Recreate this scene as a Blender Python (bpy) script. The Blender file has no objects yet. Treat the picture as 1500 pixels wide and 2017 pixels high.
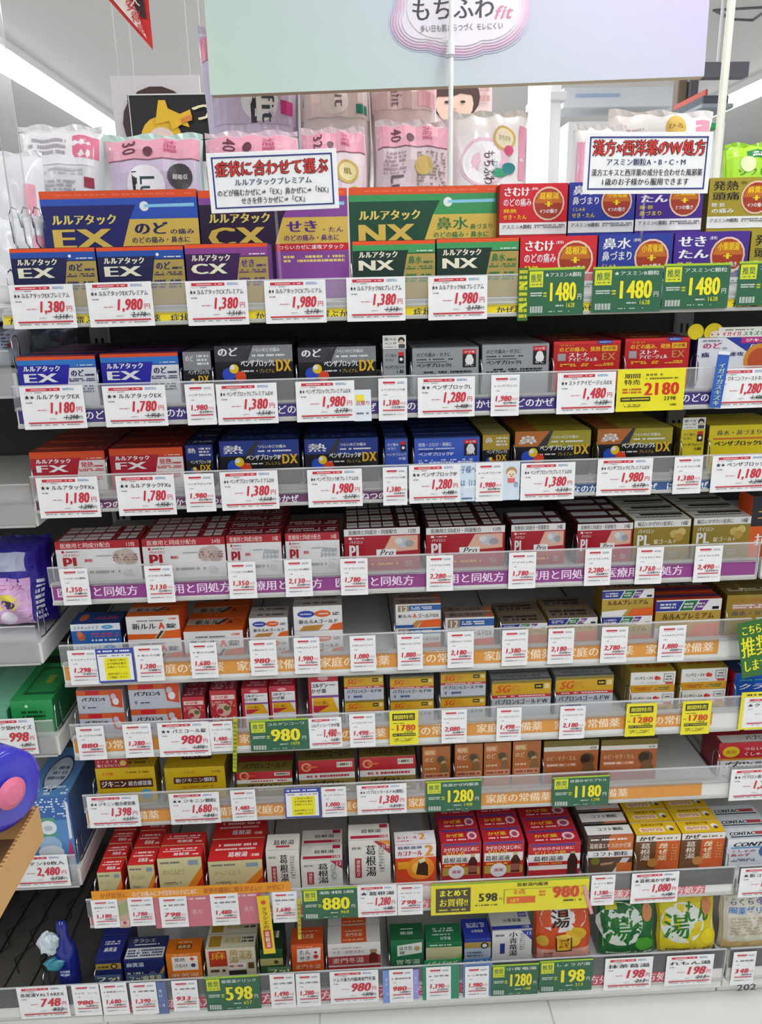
import bpy, math, random
from mathutils import Vector, Matrix
random.seed(7)
SC = bpy.context.scene
COL = SC.collection
R = math.radians

# ------------------------------------------------------------------ camera
W, H, F = 1500.0, 2017.0, 1559.75          # frame of the photograph, focal length in its pixels
YAW, PITCH, ROLL = .0387618, .28981784, -.02262986
CZ = 1.385                                  # height of the camera over the floor
fw = Vector((math.sin(YAW) * math.cos(PITCH), math.cos(YAW) * math.cos(PITCH), -math.sin(PITCH)))
r0 = Vector((math.cos(YAW), -math.sin(YAW), 0))
u0 = r0.cross(fw)
rt = math.cos(ROLL) * r0 + math.sin(ROLL) * u0
up = math.cos(ROLL) * u0 - math.sin(ROLL) * r0
cam = bpy.data.cameras.new('camera')
cam.sensor_fit = 'HORIZONTAL'
cam.sensor_width = 36
cam.lens = F / W * 36
cam.clip_start = .02
co = bpy.data.objects.new('camera', cam)
COL.objects.link(co)
co.matrix_world = Matrix((( rt.x, up.x, -fw.x, 0), (rt.y, up.y, -fw.y, 0), (rt.z, up.z, -fw.z, CZ), (0, 0, 0, 1)))
SC.camera = co

def at(x, y, Y):
    "world point on the vertical plane Y seen at pixel x, y"
    d = fw + rt * ((x - W / 2) / F) - up * ((y - H / 2) / F)
    d = d * (Y / d.y)
    return Vector((d.x, d.y, d.z + CZ))

def atz(x, y, z):
    d = fw + rt * ((x - W / 2) / F) - up * ((y - H / 2) / F)
    d = d * ((z - CZ) / d.z)
    return Vector((d.x, d.y, z))

# ------------------------------------------------------------------ light
wd = bpy.data.worlds.new('store_light')
SC.world = wd
wd.use_nodes = True
wd.node_tree.nodes['Background'].inputs[0].default_value = (.93, .96, 1, 1)
wd.node_tree.nodes['Background'].inputs[1].default_value = .28
SC.view_settings.view_transform = 'Standard'
SC.view_settings.look = 'None'
SC.view_settings.gamma = 1
SC.view_settings.use_curve_mapping = False
SC.view_settings.exposure = 0
CEIL = 2.75

def tube_light(x, y0, y1, power, z=CEIL - .12):
    l = bpy.data.lights.new('ceiling_tube', 'AREA')
    l.shape = 'RECTANGLE'
    l.size = .16
    l.size_y = y1 - y0
    l.energy = power
    l.color = (.97, .985, 1)
    o = bpy.data.objects.new('ceiling_tube', l)
    COL.objects.link(o)
    o.location = (x, (y0 + y1) / 2, z)
for x, p in ((-2.02, 104), (.6, 128), (3.2, 104)):
    tube_light(x, -4, 9.5, p)

# ------------------------------------------------------------------ materials
def lin(h):
    return tuple(((c / 12.92) if c <= .04045 else ((c + .055) / 1.055) ** 2.4) for c in (int(h[i:i + 2], 16) / 255 for i in (0, 2, 4))) + (1,)
PAL = dict(w='f2f3f2', k='16161a', r='d3202c', R='a8141f', n='14205c', b='1f4fa8', B='2433b0', c='3f9fd6', C='8ed0ee', y='f4dc1e', Y='e8c400',
           o='f07818', O='e8531e', g='2f6b45', G='1d7a45', l='57b03c', p='e89ab8', P='f6c9d8', v='5a2a86', V='8a3f8e', s='b7bcc4', S='6d7076', d='3a3c42',
           z='c8a63c', Z='8f7a28', x='e5d9a2', X='f0ecd2', m='7a4b1e', M='c88a4e', t='49b0a8', T='bfe4dc', e='dcdfe2', q='8c1f2a', L='cfc3e4', i='41327a', u='c2486a', a='f4b030')
MATS = {}

def mat(c, rough=.42, metal=0., **kw):
    h = PAL.get(c, c)
    key = (h, rough, metal) + tuple(sorted(kw.items()))
    if key in MATS:
        return MATS[key]
    m = bpy.data.materials.new('ink_' + h)
    m.use_nodes = True
    nt = m.node_tree
    b = nt.nodes['Principled BSDF']
    b.inputs['Roughness'].default_value = rough
    b.inputs['Metallic'].default_value = metal
    col = lin(h)
    tc = nt.nodes.new('ShaderNodeTexCoord')
    no = nt.nodes.new('ShaderNodeTexNoise')
    no.inputs['Scale'].default_value = kw.get('scale', 90)
    mx = nt.nodes.new('ShaderNodeMix')
    mx.data_type = 'RGBA'
    v = kw.get('vary', .06)
    mx.inputs['A'].default_value = tuple(x * (1 - v) for x in col[:3]) + (1,)
    mx.inputs['B'].default_value = tuple(min(1, x * (1 + v)) for x in col[:3]) + (1,)
    nt.links.new(tc.outputs['Object'], no.inputs['Vector'])
    nt.links.new(no.outputs['Fac'], mx.inputs['Factor'])
    nt.links.new(mx.outputs['Result'], b.inputs['Base Color'])
    if kw.get('bump'):
        bu = nt.nodes.new('ShaderNodeBump')
        bu.inputs['Strength'].default_value = kw['bump']
        bu.inputs['Distance'].default_value = .004
        nt.links.new(no.outputs['Fac'], bu.inputs['Height'])
        nt.links.new(bu.outputs['Normal'], b.inputs['Normal'])
    if kw.get('coat'):
        b.inputs['Coat Weight'].default_value = kw['coat']
    MATS[key] = m
    return m

GOLD = ('z', 'Z')
def ink(c):
    return mat(c, .33, .35) if c in GOLD else mat(c)

def clear(name, veil, tint='f4f6f8', rough=.08):
    m = bpy.data.materials.new(name)
    m.use_nodes = True
    nt = m.node_tree
    nt.nodes.clear()
    out = nt.nodes.new('ShaderNodeOutputMaterial')
    tr = nt.nodes.new('ShaderNodeBsdfTransparent')
    df = nt.nodes.new('ShaderNodeBsdfDiffuse')
    df.inputs[0].default_value = lin(tint)
    gl = nt.nodes.new('ShaderNodeBsdfGlossy')
    gl.inputs['Roughness'].default_value = rough
    fr = nt.nodes.new('ShaderNodeFresnel')
    fr.inputs[0].default_value = 1.45
    no = nt.nodes.new('ShaderNodeTexNoise')
    no.inputs['Scale'].default_value = 6
    mr = nt.nodes.new('ShaderNodeMapRange')
    mr.inputs['To Min'].default_value = veil * .6
    mr.inputs['To Max'].default_value = veil * 1.4
    m1 = nt.nodes.new('ShaderNodeMixShader')
    m2 = nt.nodes.new('ShaderNodeMixShader')
    ln = nt.links.new
    ln(no.outputs['Fac'], mr.inputs['Value'])
    ln(mr.outputs['Result'], m1.inputs[0])
    ln(tr.outputs[0], m1.inputs[1])
    ln(df.outputs[0], m1.inputs[2])
    ln(fr.outputs[0], m2.inputs[0])
    ln(m1.outputs[0], m2.inputs[1])
    ln(gl.outputs[0], m2.inputs[2])
    ln(m2.outputs[0], out.inputs[0])
    return m
M_CLEAR = clear('clear_acrylic', .13)
M_FILM = clear('clear_film', .10, rough=.15)
M_EDGE = clear('acrylic_edge', .55)
M_CHROME = mat('c8cad0', .18, 1.)
M_STEEL = mat('e4e4e0', .45, vary=.02)
M_PANEL = mat('4a4845', .6, vary=.08, scale=30)
M_SHELF = mat('d9d9d6', .5, vary=.03)
def lamp_mat(strength):
    m = bpy.data.materials.new('lit_tube')
    m.use_nodes = True
    b = m.node_tree.nodes['Principled BSDF']
    b.inputs['Emission Color'].default_value = (.97, .985, 1, 1)
    b.inputs['Emission Strength'].default_value = strength
    return m
M_LAMP = lamp_mat(4)

# ------------------------------------------------------------------ objects
def add(name, me, parent=None, loc=(0, 0, 0)):
    o = bpy.data.objects.new(name, me)
    COL.objects.link(o)
    o.location = loc
    if parent:
        o.parent = parent
    return o

def tag(o, label=None, cat=None, group=None, kind=None):
    for k, v in (('label', label), ('category', cat), ('group', group), ('kind', kind)):
        if v:
            o[k] = v
    return o

class MB:
    "collects polygons of several materials into one mesh"
    def __init__(s):
        s.v, s.f, s.mi, s.ms, s.sm = [], [], [], [], False
    def m(s, mt):
        if mt not in s.ms:
            s.ms.append(mt)
        return s.ms.index(mt)
    def poly(s, pts, mt):
        n = len(s.v)
        s.v += [tuple(p) for p in pts]
        s.f.append(tuple(range(n, n + len(pts))))
        s.mi.append(s.m(mt))
    def mesh_part(s, vs, fs, mt):
        n = len(s.v)
        s.v += [tuple(p) for p in vs]
        k = s.m(mt)
        for f in fs:
            s.f.append(tuple(i + n for i in f))
            s.mi.append(k)
    def box(s, x0, x1, y0, y1, z0, z1, mt, c=0.0):
        "box with chamfered edges"
        if c <= 0:
            vs = [(x, y, z) for x in (x0, x1) for y in (y0, y1) for z in (z0, z1)]
            s.mesh_part(vs, [(0, 1, 3, 2), (4, 6, 7, 5), (0, 4, 5, 1), (2, 3, 7, 6), (0, 2, 6, 4), (1, 5, 7, 3)], mt)
            return
        c = min(c, (x1 - x0) * .45, (y1 - y0) * .45, (z1 - z0) * .45)
        lo, hi = (x0, y0, z0), (x1, y1, z1)
        vs, ix = [], {}
        for sx in (0, 1):
            for sy in (0, 1):
                for sz in (0, 1):
                    sg = (sx, sy, sz)
                    for ax in range(3):
                        p = []
                        for a in range(3):
                            e = hi[a] if sg[a] else lo[a]
                            p.append(e if a == ax else e + (-c if sg[a] else c))
                        ix[(sx, sy, sz, ax)] = len(vs)
                        vs.append(p)
        fs = []
        for ax in range(3):
            o1, o2 = [a for a in range(3) if a != ax]
            for sd in (0, 1):
                q = []
                for a, b in ((0, 0), (1, 0), (1, 1), (0, 1)):
                    k = [0, 0, 0]
                    k[ax], k[o1], k[o2] = sd, a, b
                    q.append(ix[tuple(k) + (ax,)])
                flip = (sd == 0) != (ax == 1)
                fs.append(tuple(reversed(q)) if flip else tuple(q))
        for ax in range(3):
            o1, o2 = [a for a in range(3) if a != ax]
            for a in (0, 1):
                for b in (0, 1):
                    k0, k1 = [0, 0, 0], [0, 0, 0]
                    k0[o1] = k1[o1] = a
                    k0[o2] = k1[o2] = b
                    k1[ax] = 1
                    fs.append((ix[tuple(k0) + (o1,)], ix[tuple(k1) + (o1,)], ix[tuple(k1) + (o2,)], ix[tuple(k0) + (o2,)]))
        for sx in (0, 1):
            for sy in (0, 1):
                for sz in (0, 1):
                    fs.append(tuple(ix[(sx, sy, sz, a)] for a in range(3)))
        ce = Vector(((x0 + x1) / 2, (y0 + y1) / 2, (z0 + z1) / 2))
        out = []
        for f in fs:
            p = [Vector(vs[i]) for i in f]
            n = (p[1] - p[0]).cross(p[2] - p[0])
            m_ = sum(p, Vector()) / len(p)
            out.append(f if n.dot(m_ - ce) > 0 else tuple(reversed(f)))
        s.mesh_part(vs, out, mt)
    def tube(s, pts, r, mt, n=6, cap=True):
        pts = [Vector(p) for p in pts]
        vs, fs = [], []
        for i, p in enumerate(pts):
            d = (pts[min(i + 1, len(pts) - 1)] - pts[max(i - 1, 0)]).normalized()
            a = d.cross(Vector((0, 0, 1)) if abs(d.z) < .9 else Vector((1, 0, 0))).normalized()
            b = d.cross(a)
            rr = r[i] if isinstance(r, (list, tuple)) else r
            for k in range(n):
                t = 2 * math.pi * k / n
                vs.append(p + a * (math.cos(t) * rr) + b * (math.sin(t) * rr))
        for i in range(len(pts) - 1):
            for k in range(n):
                k2 = (k + 1) % n
                fs.append((i * n + k, i * n + k2, (i + 1) * n + k2, (i + 1) * n + k))
        if cap:
            fs.append(tuple(reversed(range(n))))
            fs.append(tuple(range((len(pts) - 1) * n, len(pts) * n)))
        s.mesh_part(vs, fs, mt)
    def mesh(s, name, smooth=False):
        me = bpy.data.meshes.new(name)
        me.from_pydata(s.v, [], s.f)
        for m_ in s.ms:
            me.materials.append(m_)
        if s.mi:
            me.polygons.foreach_set('material_index', s.mi)
        if smooth:
            me.polygons.foreach_set('use_smooth', [True] * len(s.f))
        me.update()
        return me
    def build(s, name, parent=None, loc=(0, 0, 0), smooth=False):
        return add(name, s.mesh(name, smooth), parent, loc)

# ------------------------------------------------------------------ lettering
_cu = bpy.data.curves.new('lettering', 'FONT')
_cu.resolution_u = 2
_to = bpy.data.objects.new('lettering', _cu)
GLY = {}
def glyph(c):
    g = GLY.get(c)
    if g is None:
        _cu.body = c
        me = _to.to_mesh()
        if me is None or not me.vertices:
            g = ([], [], .4 if ord(c) < 256 else 1.0)
        else:
            me.calc_loop_triangles()
            vs = [(v.co.x, v.co.y) for v in me.vertices]
            fs = [tuple(t.vertices) for t in me.loop_triangles]
            wide = ord(c) > 0x2000
            adv = 1.0 if wide else (.58 if c.isdigit() else max(v[0] for v in vs) + .06)
            x0 = min(v[0] for v in vs)
            if not wide and x0 < .04:
                vs = [(x - x0 + .04, y) for x, y in vs]
                adv = max(v[0] for v in vs) + .05
            g = (vs, fs, adv)
        _to.to_mesh_clear()
        GLY[c] = g
    return g

class Face:
    "prints flat artwork on a face: u right, v up, both 0..1, over a width w and a height h"
    def __init__(s, w, h, put, eps=.00012, warp=0):
        s.mb, s.w, s.h, s.put, s.lay, s.eps, s.warp = MB(), w, h, put, 0, eps, warp
    def _p(s, u, v, e=0):
        return s.put(u, v, (s.lay + e) * s.eps + s.eps)
    def poly(s, pts, c):
        s.lay += 1
        s.mb.poly([s._p(*p) for p in pts], ink(c))
    def grid(s, u0, v0, u1, v1, c):
        n = max(1, round(s.warp * max(abs(u1 - u0), .15)))
        k = max(1, round(s.warp * max(abs(v1 - v0), .15)))
        s.lay += 1
        for i in range(n):
            for j in range(k):
                a, b = u0 + (u1 - u0) * i / n, u0 + (u1 - u0) * (i + 1) / n
                d, e = v0 + (v1 - v0) * j / k, v0 + (v1 - v0) * (j + 1) / k
                s.mb.poly([s._p(a, d), s._p(b, d), s._p(b, e), s._p(a, e)], ink(c))
    def rect(s, u0, v0, u1, v1, c):
        if s.warp:
            return s.grid(u0, v0, u1, v1, c)
        s.poly([(u0, v0), (u1, v0), (u1, v1), (u0, v1)], c)
    def disc(s, u, v, r, c, rv=None, n=18):
        "r in widths; rv in heights"
        rv = rv or r * s.w / s.h
        if s.warp:
            s.lay += 1
            for i in range(n):
                t, t2 = 2 * math.pi * i / n, 2 * math.pi * (i + 1) / n
                for a, b in ((0, .5), (.5, 1)):
                    q = [(u + r * a * math.cos(t), v + rv * a * math.sin(t)), (u + r * b * math.cos(t), v + rv * b * math.sin(t)),
                         (u + r * b * math.cos(t2), v + rv * b * math.sin(t2)), (u + r * a * math.cos(t2), v + rv * a * math.sin(t2))]
                    if a == 0:
                        q = q[:3]
                    s.mb.poly([s._p(*p) for p in q], ink(c))
            return
        s.poly([(u + r * math.cos(2 * math.pi * i / n), v + rv * math.sin(2 * math.pi * i / n)) for i in range(n)], c)
    def text(s, t, u0, v0, u1, v1, c, bold=1, slant=0., rot=0):
        "lettering stretched to the rectangle"
        s.lay += 1
        x, run = 0, []
        wide = any(ord(ch) > 0x2000 for ch in t)
        for ch in t:
            vs, fs, adv = glyph(ch)
            run.append((vs, fs, x))
            x += adv
        lo, hi = (-.1, .87) if wide else ((-.12 if ',' in t else 0.), .71)
        if not wide:
            lo = 0.
        mt = ink(c)
        kan = any(0x4e00 <= ord(ch) < 0xa000 for ch in t)
        offs = [-.008, .008] if not bold else ([-.02, .02] if bold == 1 or kan else [-.05, 0, .05])
        for vs, fs, ox in run:
            if not vs:
                continue
            for k, of in enumerate(offs):
                pts = []
                for a, b in vs:
                    fy = (b - lo) / (hi - lo)
                    fx = (a + ox + of) / x + slant * fy / max(x, 1)
                    if rot == -90:
                        q = (u0 + (u1 - u0) * fy, v1 - (v1 - v0) * fx)
                    elif rot == 90:
                        q = (u1 - (u1 - u0) * fy, v0 + (v1 - v0) * fx)
                    else:
                        q = (u0 + (u1 - u0) * fx, v0 + (v1 - v0) * fy)
                    pts.append(s._p(q[0], q[1], k * .15))
                s.mb.mesh_part(pts, fs, mt)
    def column(s, t, u0, v0, u1, v1, c, bold=1):
        n = len(t)
        for i, ch in enumerate(t):
            b = v1 - (v1 - v0) * (i + 1) / n
            s.text(ch, u0, b, u1, b + (v1 - v0) / n * .97, c, bold)
    def dash(s, u0, v0, u1, v1, c, rows=1, seed=0, fill=.8):
        "print too small to read: short strokes"
        rn = random.Random(seed + int(u0 * 997) + int(v0 * 313) + rows)
        s.lay += 1
        mt = ink(c)
        for j in range(rows):
            hh = (v1 - v0) / rows
            b = v0 + hh * (rows - 1 - j) + hh * .2
            e = b + hh * .6
            u = u0
            while u < u1 - .004:
                l = (u1 - u0) * rn.uniform(.02, .07)
                if rn.random() < fill:
                    a2 = min(u + l, u1)
                    s.mb.poly([s._p(u, b), s._p(a2, b), s._p(a2, e), s._p(u, e)], mt)
                u += l + (u1 - u0) * .012
    def art(s, items):
        for it in items:
            k = it[0]
            a = it[1:]
            if k == 'r': s.rect(*a)
            elif k == 't': s.text(*a)
            elif k == 'p': s.poly(a[1:], a[0])
            elif k == 'c': s.disc(*a)
            elif k == 'd': s.dash(*a)
            elif k == 'v': s.column(*a)

def front_face(w, h, y=0.):
    return Face(w, h, lambda u, v, e: ((u - .5) * w, y - e, v * h))
def top_face(w, d, z):
    return Face(w, d, lambda u, v, e: ((u - .5) * w, v * d, z + e))

# ------------------------------------------------------------------ the room
def struct(name, mb, parent=None):
    o = mb.build(name, parent)
    if not parent:
        o['kind'] = 'structure'
    return o
b = MB(); b.box(-6, 7, -5, 10, -.05, 0, mat('cfcfcb', .3, vary=.03, scale=8)); floor = struct('floor', b)
TS = .45
tm = bpy.data.meshes.new('tile')
tb = MB(); tb.box(-TS / 2 + .0015, TS / 2 - .0015, -TS / 2 + .0015, TS / 2 - .0015, 0, .002, mat('dedfdb', .28, vary=.03, scale=12), .0008); tm = tb.mesh('tile')
for i in range(-3, 5):
    for j in range(0, 3):
        add('tile', tm, floor, (i * TS + .13, j * TS + .09, 0))
b = MB(); b.box(-6, 7, -5, 10, CEIL, CEIL + .05, mat('d8d6d6', .9, vary=.02, scale=3)); ceil = struct('ceiling', b)
b = MB(); b.box(-6, 7, 10, 10.1, 0, CEIL, mat('eeeeee', .8, vary=.02)); struct('wall_back', b)
b = MB(); b.box(-6.1, -6, -5, 10.1, 0, CEIL, mat('eaeaea', .8, vary=.02)); struct('wall_left', b)
b = MB(); b.box(7, 7.1, -5, 10.1, 0, CEIL, mat('eaeaea', .8, vary=.02)); struct('wall_right', b)
for nm, x in (('left', -2.02), ('middle', .6), ('right', 3.2)):
    t = tag(add('ceiling_light', None, None, (x, 2.75, CEIL)), {'left': 'long lit tube light on the ceiling over the left aisle', 'middle': 'long lit ceiling tube light above the medicine shelves', 'right': 'long lit tube light on the ceiling at far right'}[nm], 'ceiling light', 'ceiling tube lights')
    b = MB(); b.box(-.11, .11, -6.75, 6.75, -.05, -.001, mat('f4f4f4', .5)); b.build('housing', t)
    b = MB(); b.box(-.08, .08, -6.75, 6.75, -.1, -.051, M_LAMP, .01); b.build('diffuser', t)
b = MB()
for a, c in (((1405, 20), (1440, 38)), ((1440, 38), (1482, 40)), ((1482, 40), (1510, 20)), ((1405, 20), (1510, 14))):
    b.tube([atz(a[0], a[1], CEIL - .004), atz(c[0], c[1], CEIL - .004)], .008, mat('6a6a70'), 5)
b.build('panel_edge', ceil)
# white column far behind
b = MB(); b.box(.9, .98, 4, 4.1, 0, CEIL, mat('f4f4f4', .5)); p = struct('trim_1', b)

# ------------------------------------------------------------------ the shelf unit
XL, XR, XE = -.503, .6945, 1.5
Y0 = 1.23
ZL = [-.063, -.212, -.352, -.516, -.668, -.809, -.959, -1.133, -1.335]
DY = [-.013, -.014, .001, .015, .014, .008, .018, -.036, -.04]
ZL = [z + CZ for z in ZL]
YR = [Y0 + d for d in DY]
ACR = [at(750, y, YR[i]).z for i, y in enumerate((546, 741, 917, 1095, 1247, 1402, 1540, 1743, 1907))]
BT = [at(750, y, YR[i]).z for i, y in enumerate((604, 788, 965, 1131, 1287, 1431, 1572, 1775, 1943))]
BB = [at(750, y, YR[i]).z for i, y in enumerate((630, 815, 988, 1160, 1316, 1458, 1598, 1798, 1968))]
SZ = [z + .028 for z in ZL]                  # the boards' upper faces
BZ = [z + .0006 for z in SZ]
DEEP = .42
ORD = ['top', 'second', 'third', 'fourth', 'fifth', 'sixth', 'seventh', 'eighth', 'bottom']
unit = tag(add('store_shelf', None, None, (0, Y0, 0)), 'tall white store shelf unit with nine tiers of cold medicine boxes', 'shelf')
def loc(o):
    return o
def upart(mb, name, parent=unit, smooth=False):
    o = mb.build(name, parent, smooth=smooth)
    if parent is unit:
        o.location = (0, -Y0, 0)
    return o
YB = Y0 + DEEP
b = MB(); b.box(XL - .008, XE, YB, YB + .012, .06, SZ[0] - .005, M_PANEL); upart(b, 'back_panel')
for x in (XL + .012, XR + .001):
    b = MB(); b.box(x - .018, x + .018, YB - .012, YB - .0005, .05, SZ[0] - .032, mat('c9c8c4', .4)); 
    for k in range(26):
        zz = .1 + k * .05
        for sx in (-.006, .006):
            b.box(x + sx - .0025, x + sx + .0025, YB - .0128, YB - .0119, zz, zz + .028, mat('k'))
    upart(b, 'slotted_post')
b = MB(); b.box(XL - .002, XR - .001, YR[8] + .021, YB, .0025, ZL[8] - .002, M_STEEL, .002); upart(b, 'base_cabinet')
b = MB(); b.box(XR + .001, XE, YR[8] + .021, YB, .0025, ZL[8] - .002, M_STEEL, .002); upart(b, 'base_cabinet')
b = MB(); b.box(XL - .002, XR - .001, YR[8] + .004, YR[8] + .02, .03, ZL[8] - .001, M_STEEL, .002); upart(b, 'base_front')
b = MB(); b.box(XR + .001, XE, YR[8] + .004, YR[8] + .02, .03, ZL[8] - .001, M_STEEL, .002); upart(b, 'base_front')
f = Face(.06, .016, lambda u, v, e: (XR + .03 + u * .04, YR[8] + .004 - e, ZL[8] - .03 + v * .016)); f.text('202', 0, 0, 1, 1, 'd'); upart(f.mb, 'stamped_number')

BANDS = [('y', 'n', ['かぜ薬', '症状で選ぶかぜ薬']), ('i', 'w', ['のどのかぜ']), ('6a3a62', 'w', ['ねつのかぜ']), ('8f3f86', 'f0dcee', ['医療用と同処方']), ('dc9642', 'f6e4c8', ['家庭の常備薬']),
         ('dc9642', 'f6e4c8', ['家庭の常備薬']), ('dc9642', 'f6e4c8', ['家庭の常備薬']), ('d4757c', 'f8e0e0', ['漢方処方']), ('c0505e', 'f6dcdc', ['漢方処方'])]
M_DARK = mat('4c4844', .6, vary=.1, scale=20)  # for the left unit's bottom board: its unlit look put into the colour
def shelf_board(i, x0, x1, band=True, par=None):
    y, zl, sz = YR[i], ZL[i], SZ[i]
    b = MB()
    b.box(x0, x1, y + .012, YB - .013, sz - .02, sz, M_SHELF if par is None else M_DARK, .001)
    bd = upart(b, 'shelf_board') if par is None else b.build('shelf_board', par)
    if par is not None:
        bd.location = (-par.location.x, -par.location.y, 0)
    b = MB()
    b.box(x0, x1, y + .003, y + .0115, zl, BT[i] + .003, M_STEEL, .0015)
    b.box(x0, x1, y + .0005, y + .003, zl, zl + .006, mat('b9b9b4', .35), .001)
    q = b.build('front_lip', bd)
    b = MB()
    b.box(x0, x1, y, y + .0018, BT[i] - .002, ACR[i], M_CLEAR)
    b.box(x0, x1, y - .0004, y + .0022, ACR[i] - .0014, ACR[i] + .0006, M_EDGE)
    b.box(x1 - .0015, x1, y - .0004, y + .003, zl + .002, ACR[i], M_EDGE)
    q = b.build('clear_front_guard', bd)
    q['label'] = 'clear acrylic price rail'
    if band:
        c, tc, words = BANDS[i]
        if i == 2:
            segs = [(x0 + .003, .17, c, ['ねつのかぜ']), (.17, x1 - .003, '35598c', ['はなのかぜ'])]
        else:
            segs = [(x0 + .003, x1 - .003 - (.05 if i > 3 else 0), c, words)]
        for xa, xb, c, words in segs:
            h = BB[i] * 0 + BT[i] - BB[i]
            b = MB(); b.box(xa, xb, y + .0022, y + .0028, BB[i], BT[i], ink(c))
            f = Face(xb - xa, h, lambda u, v, e: (xa + u * (xb - xa), y + .00215 - e * .1, BB[i] + v * h))
            x, k = xa + .006, 0
            while True:
                t = words[k % len(words)]
                ww = len(t) * h * .72
                if x + ww > xb:
                    break
                f.text(t, (x - xa) / (xb - xa), .16, (x + ww - xa) / (xb - xa), .84, tc)
                x += ww + h * .75
                k += 1
            b.mesh_part(f.mb.v, f.mb.f, ink(tc))
            q = b.build('label_strip', bd)
            q['label'] = {'y': 'yellow printed strip', 'i': 'indigo printed strip', '6a3a62': 'dull purple printed strip', '35598c': 'blue printed strip', '8f3f86': 'purple printed strip', 'dc9642': 'orange printed strip'}.get(c, 'rose printed strip')
    return bd
BOARDS = []
for i in range(9):
    BOARDS.append(shelf_board(i, XL, XR - .002 if i > 2 else XE))
for i in range(3, 9):
    shelf_board(i, XR + .006, XE, band=False)

DIV = MB()
DIV.tube([(0, .30, .003), (0, .02, .003), (0, .006, .006), (0, .002, .016), (0, .002, .042), (0, .006, .052), (0, .016, .056), (0, .024, .052), (0, .028, .042), (0, .028, .003)], .0013, M_CHROME, 6)
DIVM = DIV.mesh('divider_wire', True)
DIV = MB(); DIV.tube([(0, .10, .003), (0, .02, .003), (0, .006, .006), (0, .002, .016), (0, .002, .042), (0, .006, .052), (0, .016, .056), (0, .024, .052), (0, .028, .042), (0, .028, .003)], .0013, M_CHROME, 6)
DIVS = DIV.mesh('divider_wire', True)
def divider(i, x, dy=.012):
    o = add('divider_wire', DIVM if i else DIVS, BOARDS[i])
    o.location = (x, YR[i] + dy + .004, SZ[i])

# the neighbouring unit on the left, its boards ending just short of the first unit
left = tag(add('store_shelf', None, None, (XL - .6, Y0, 0)), 'neighbouring white store shelf with deep boards at the left edge', 'shelf')
def lpart(b, name):
    o = b.build(name, left); o.location = (-(XL - .6), -Y0, 0); return o
b = MB(); b.box(XL - 1.2, XL - .010, YB, YB + .012, .06, SZ[0] - .005, M_PANEL); lpart(b, 'back_panel')
b = MB(); b.box(XL - 1.2, XL - .003, YR[8] + .021, YB, .0025, ZL[8] - .002, M_STEEL, .002); lpart(b, 'base_cabinet')
b = MB(); b.box(XL - 1.2, XL - .003, YR[8] + .004, YR[8] + .02, .03, ZL[8] - .001, M_STEEL, .002); lpart(b, 'base_front')
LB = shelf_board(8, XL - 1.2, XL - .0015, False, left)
for dx in (-.108, -.012):
    d = add('divider_wire', DIVM, LB); d.location = (XL + dx, YR[8] + .016, SZ[8])
for k in range(4):
    x = XL - .28 + k * .05
    b = MB(); b.tube([(x - .02, YR[8] + .05, SZ[8] + .002), (x + .01, YB - .02, SZ[8] + .002)], .0012, mat('k'), 5)
    pts = [(x + .012 * (-1) ** j - .015 + j * .002, YR[8] + .08 + j * .035, SZ[8] + .004) for j in range(9)]
    b.tube(pts, .001, mat('k'), 5)
    o = b.build('track_wire', LB)
YN = 1.245
NS = [(30, 735, .045), (70, 993, .045), (80, 1268, .03), (114, 1451, .032), (157, 1712, .03)]
NZ = []
for px, py, hh in NS:
    p = at(px, py, YN)
    hh = .038
    NZ.append((p.x, p.z))
    b = MB()
    x1, x0 = p.x, p.x - .75
    b.box(x0, x1, YN, YB - .015, p.z - hh, p.z, M_STEEL, .002)
    o = b.build('shelf_board', left); o.location = (-(XL - .6), -Y0, 0)
    b = MB(); b.box(x0, x1 - .004, YN - .003, YN - .001, p.z - hh + .002, p.z + .033, M_CLEAR); b.box(x0, x1 - .004, YN - .0035, YN - .0005, p.z + .033, p.z + .0345, M_EDGE); b.box(x0, x1 - .004, YN - .0032, YN - .0008, p.z - hh, p.z - hh + .004, mat('b9b9b4', .35))
    b.build('clear_front_guard', o)
    for dx in (-.003,):
        d = add('divider_wire', DIVM, o); d.location = (x1 + dx, YN + .008, p.z)

# ------------------------------------------------------------------ cartons
# a design: description, body ink, side ink, depth, front artwork, top artwork
D = {}
def design(key, desc, body, side, depth, front, top=()):
    D[key] = (desc, body, side, depth, front, top)

def lulu(band, dark, panel, big, word, wc, small, stripe='O', logo='w'):
    return [('r', 0, 0, 1, .9, dark), ('r', 0, .8, 1, .92, band), ('r', 0, .92, 1, 1, stripe),
            ('p', panel, (.56, 0), (1, 0), (1, .72), (.66, .72)), ('p', band, (.665, .74), (1, .74), (1, .92), (.70, .92)),
            ('t', 'ルルアタック', .07, .64, .55, .79, logo, 2), ('t', big, .06, .38, .5, .6, logo, 2),
            ('t', word, .67, .5, .84, .68, wc, 2), ('d', .85, .5, .97, .58, wc, 1), ('d', .64, .38, .97, .47, wc, 2), ('d', .76, .76, .97, .80, 'w', 1),
            ('d', .6, .1, .95, .3, wc, 3)]
TOPD = [('d', .08, .55, .92, .85, 'w', 2), ('t', 'ルルアタック', .1, .15, .6, .5, 'w')]
design('ex_gold', 'navy and gold sore throat box with red top stripe', 'n', 'n', .075, lulu('b', '141a4a', 'b09a50', 'EX', 'のど', 'n', '', logo='X') + [('c', .70, .83, .018, 'w')], [('r', 0, 0, 1, 1, 'n')])
design('cx_gold', 'purple and gold cough box with red top stripe', 'v', 'v', .075, lulu('V', '3a1450', 'b09a50', 'CX', 'せき', 'v', '', logo='X'), [('r', 0, 0, 1, 1, 'v')])
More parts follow.
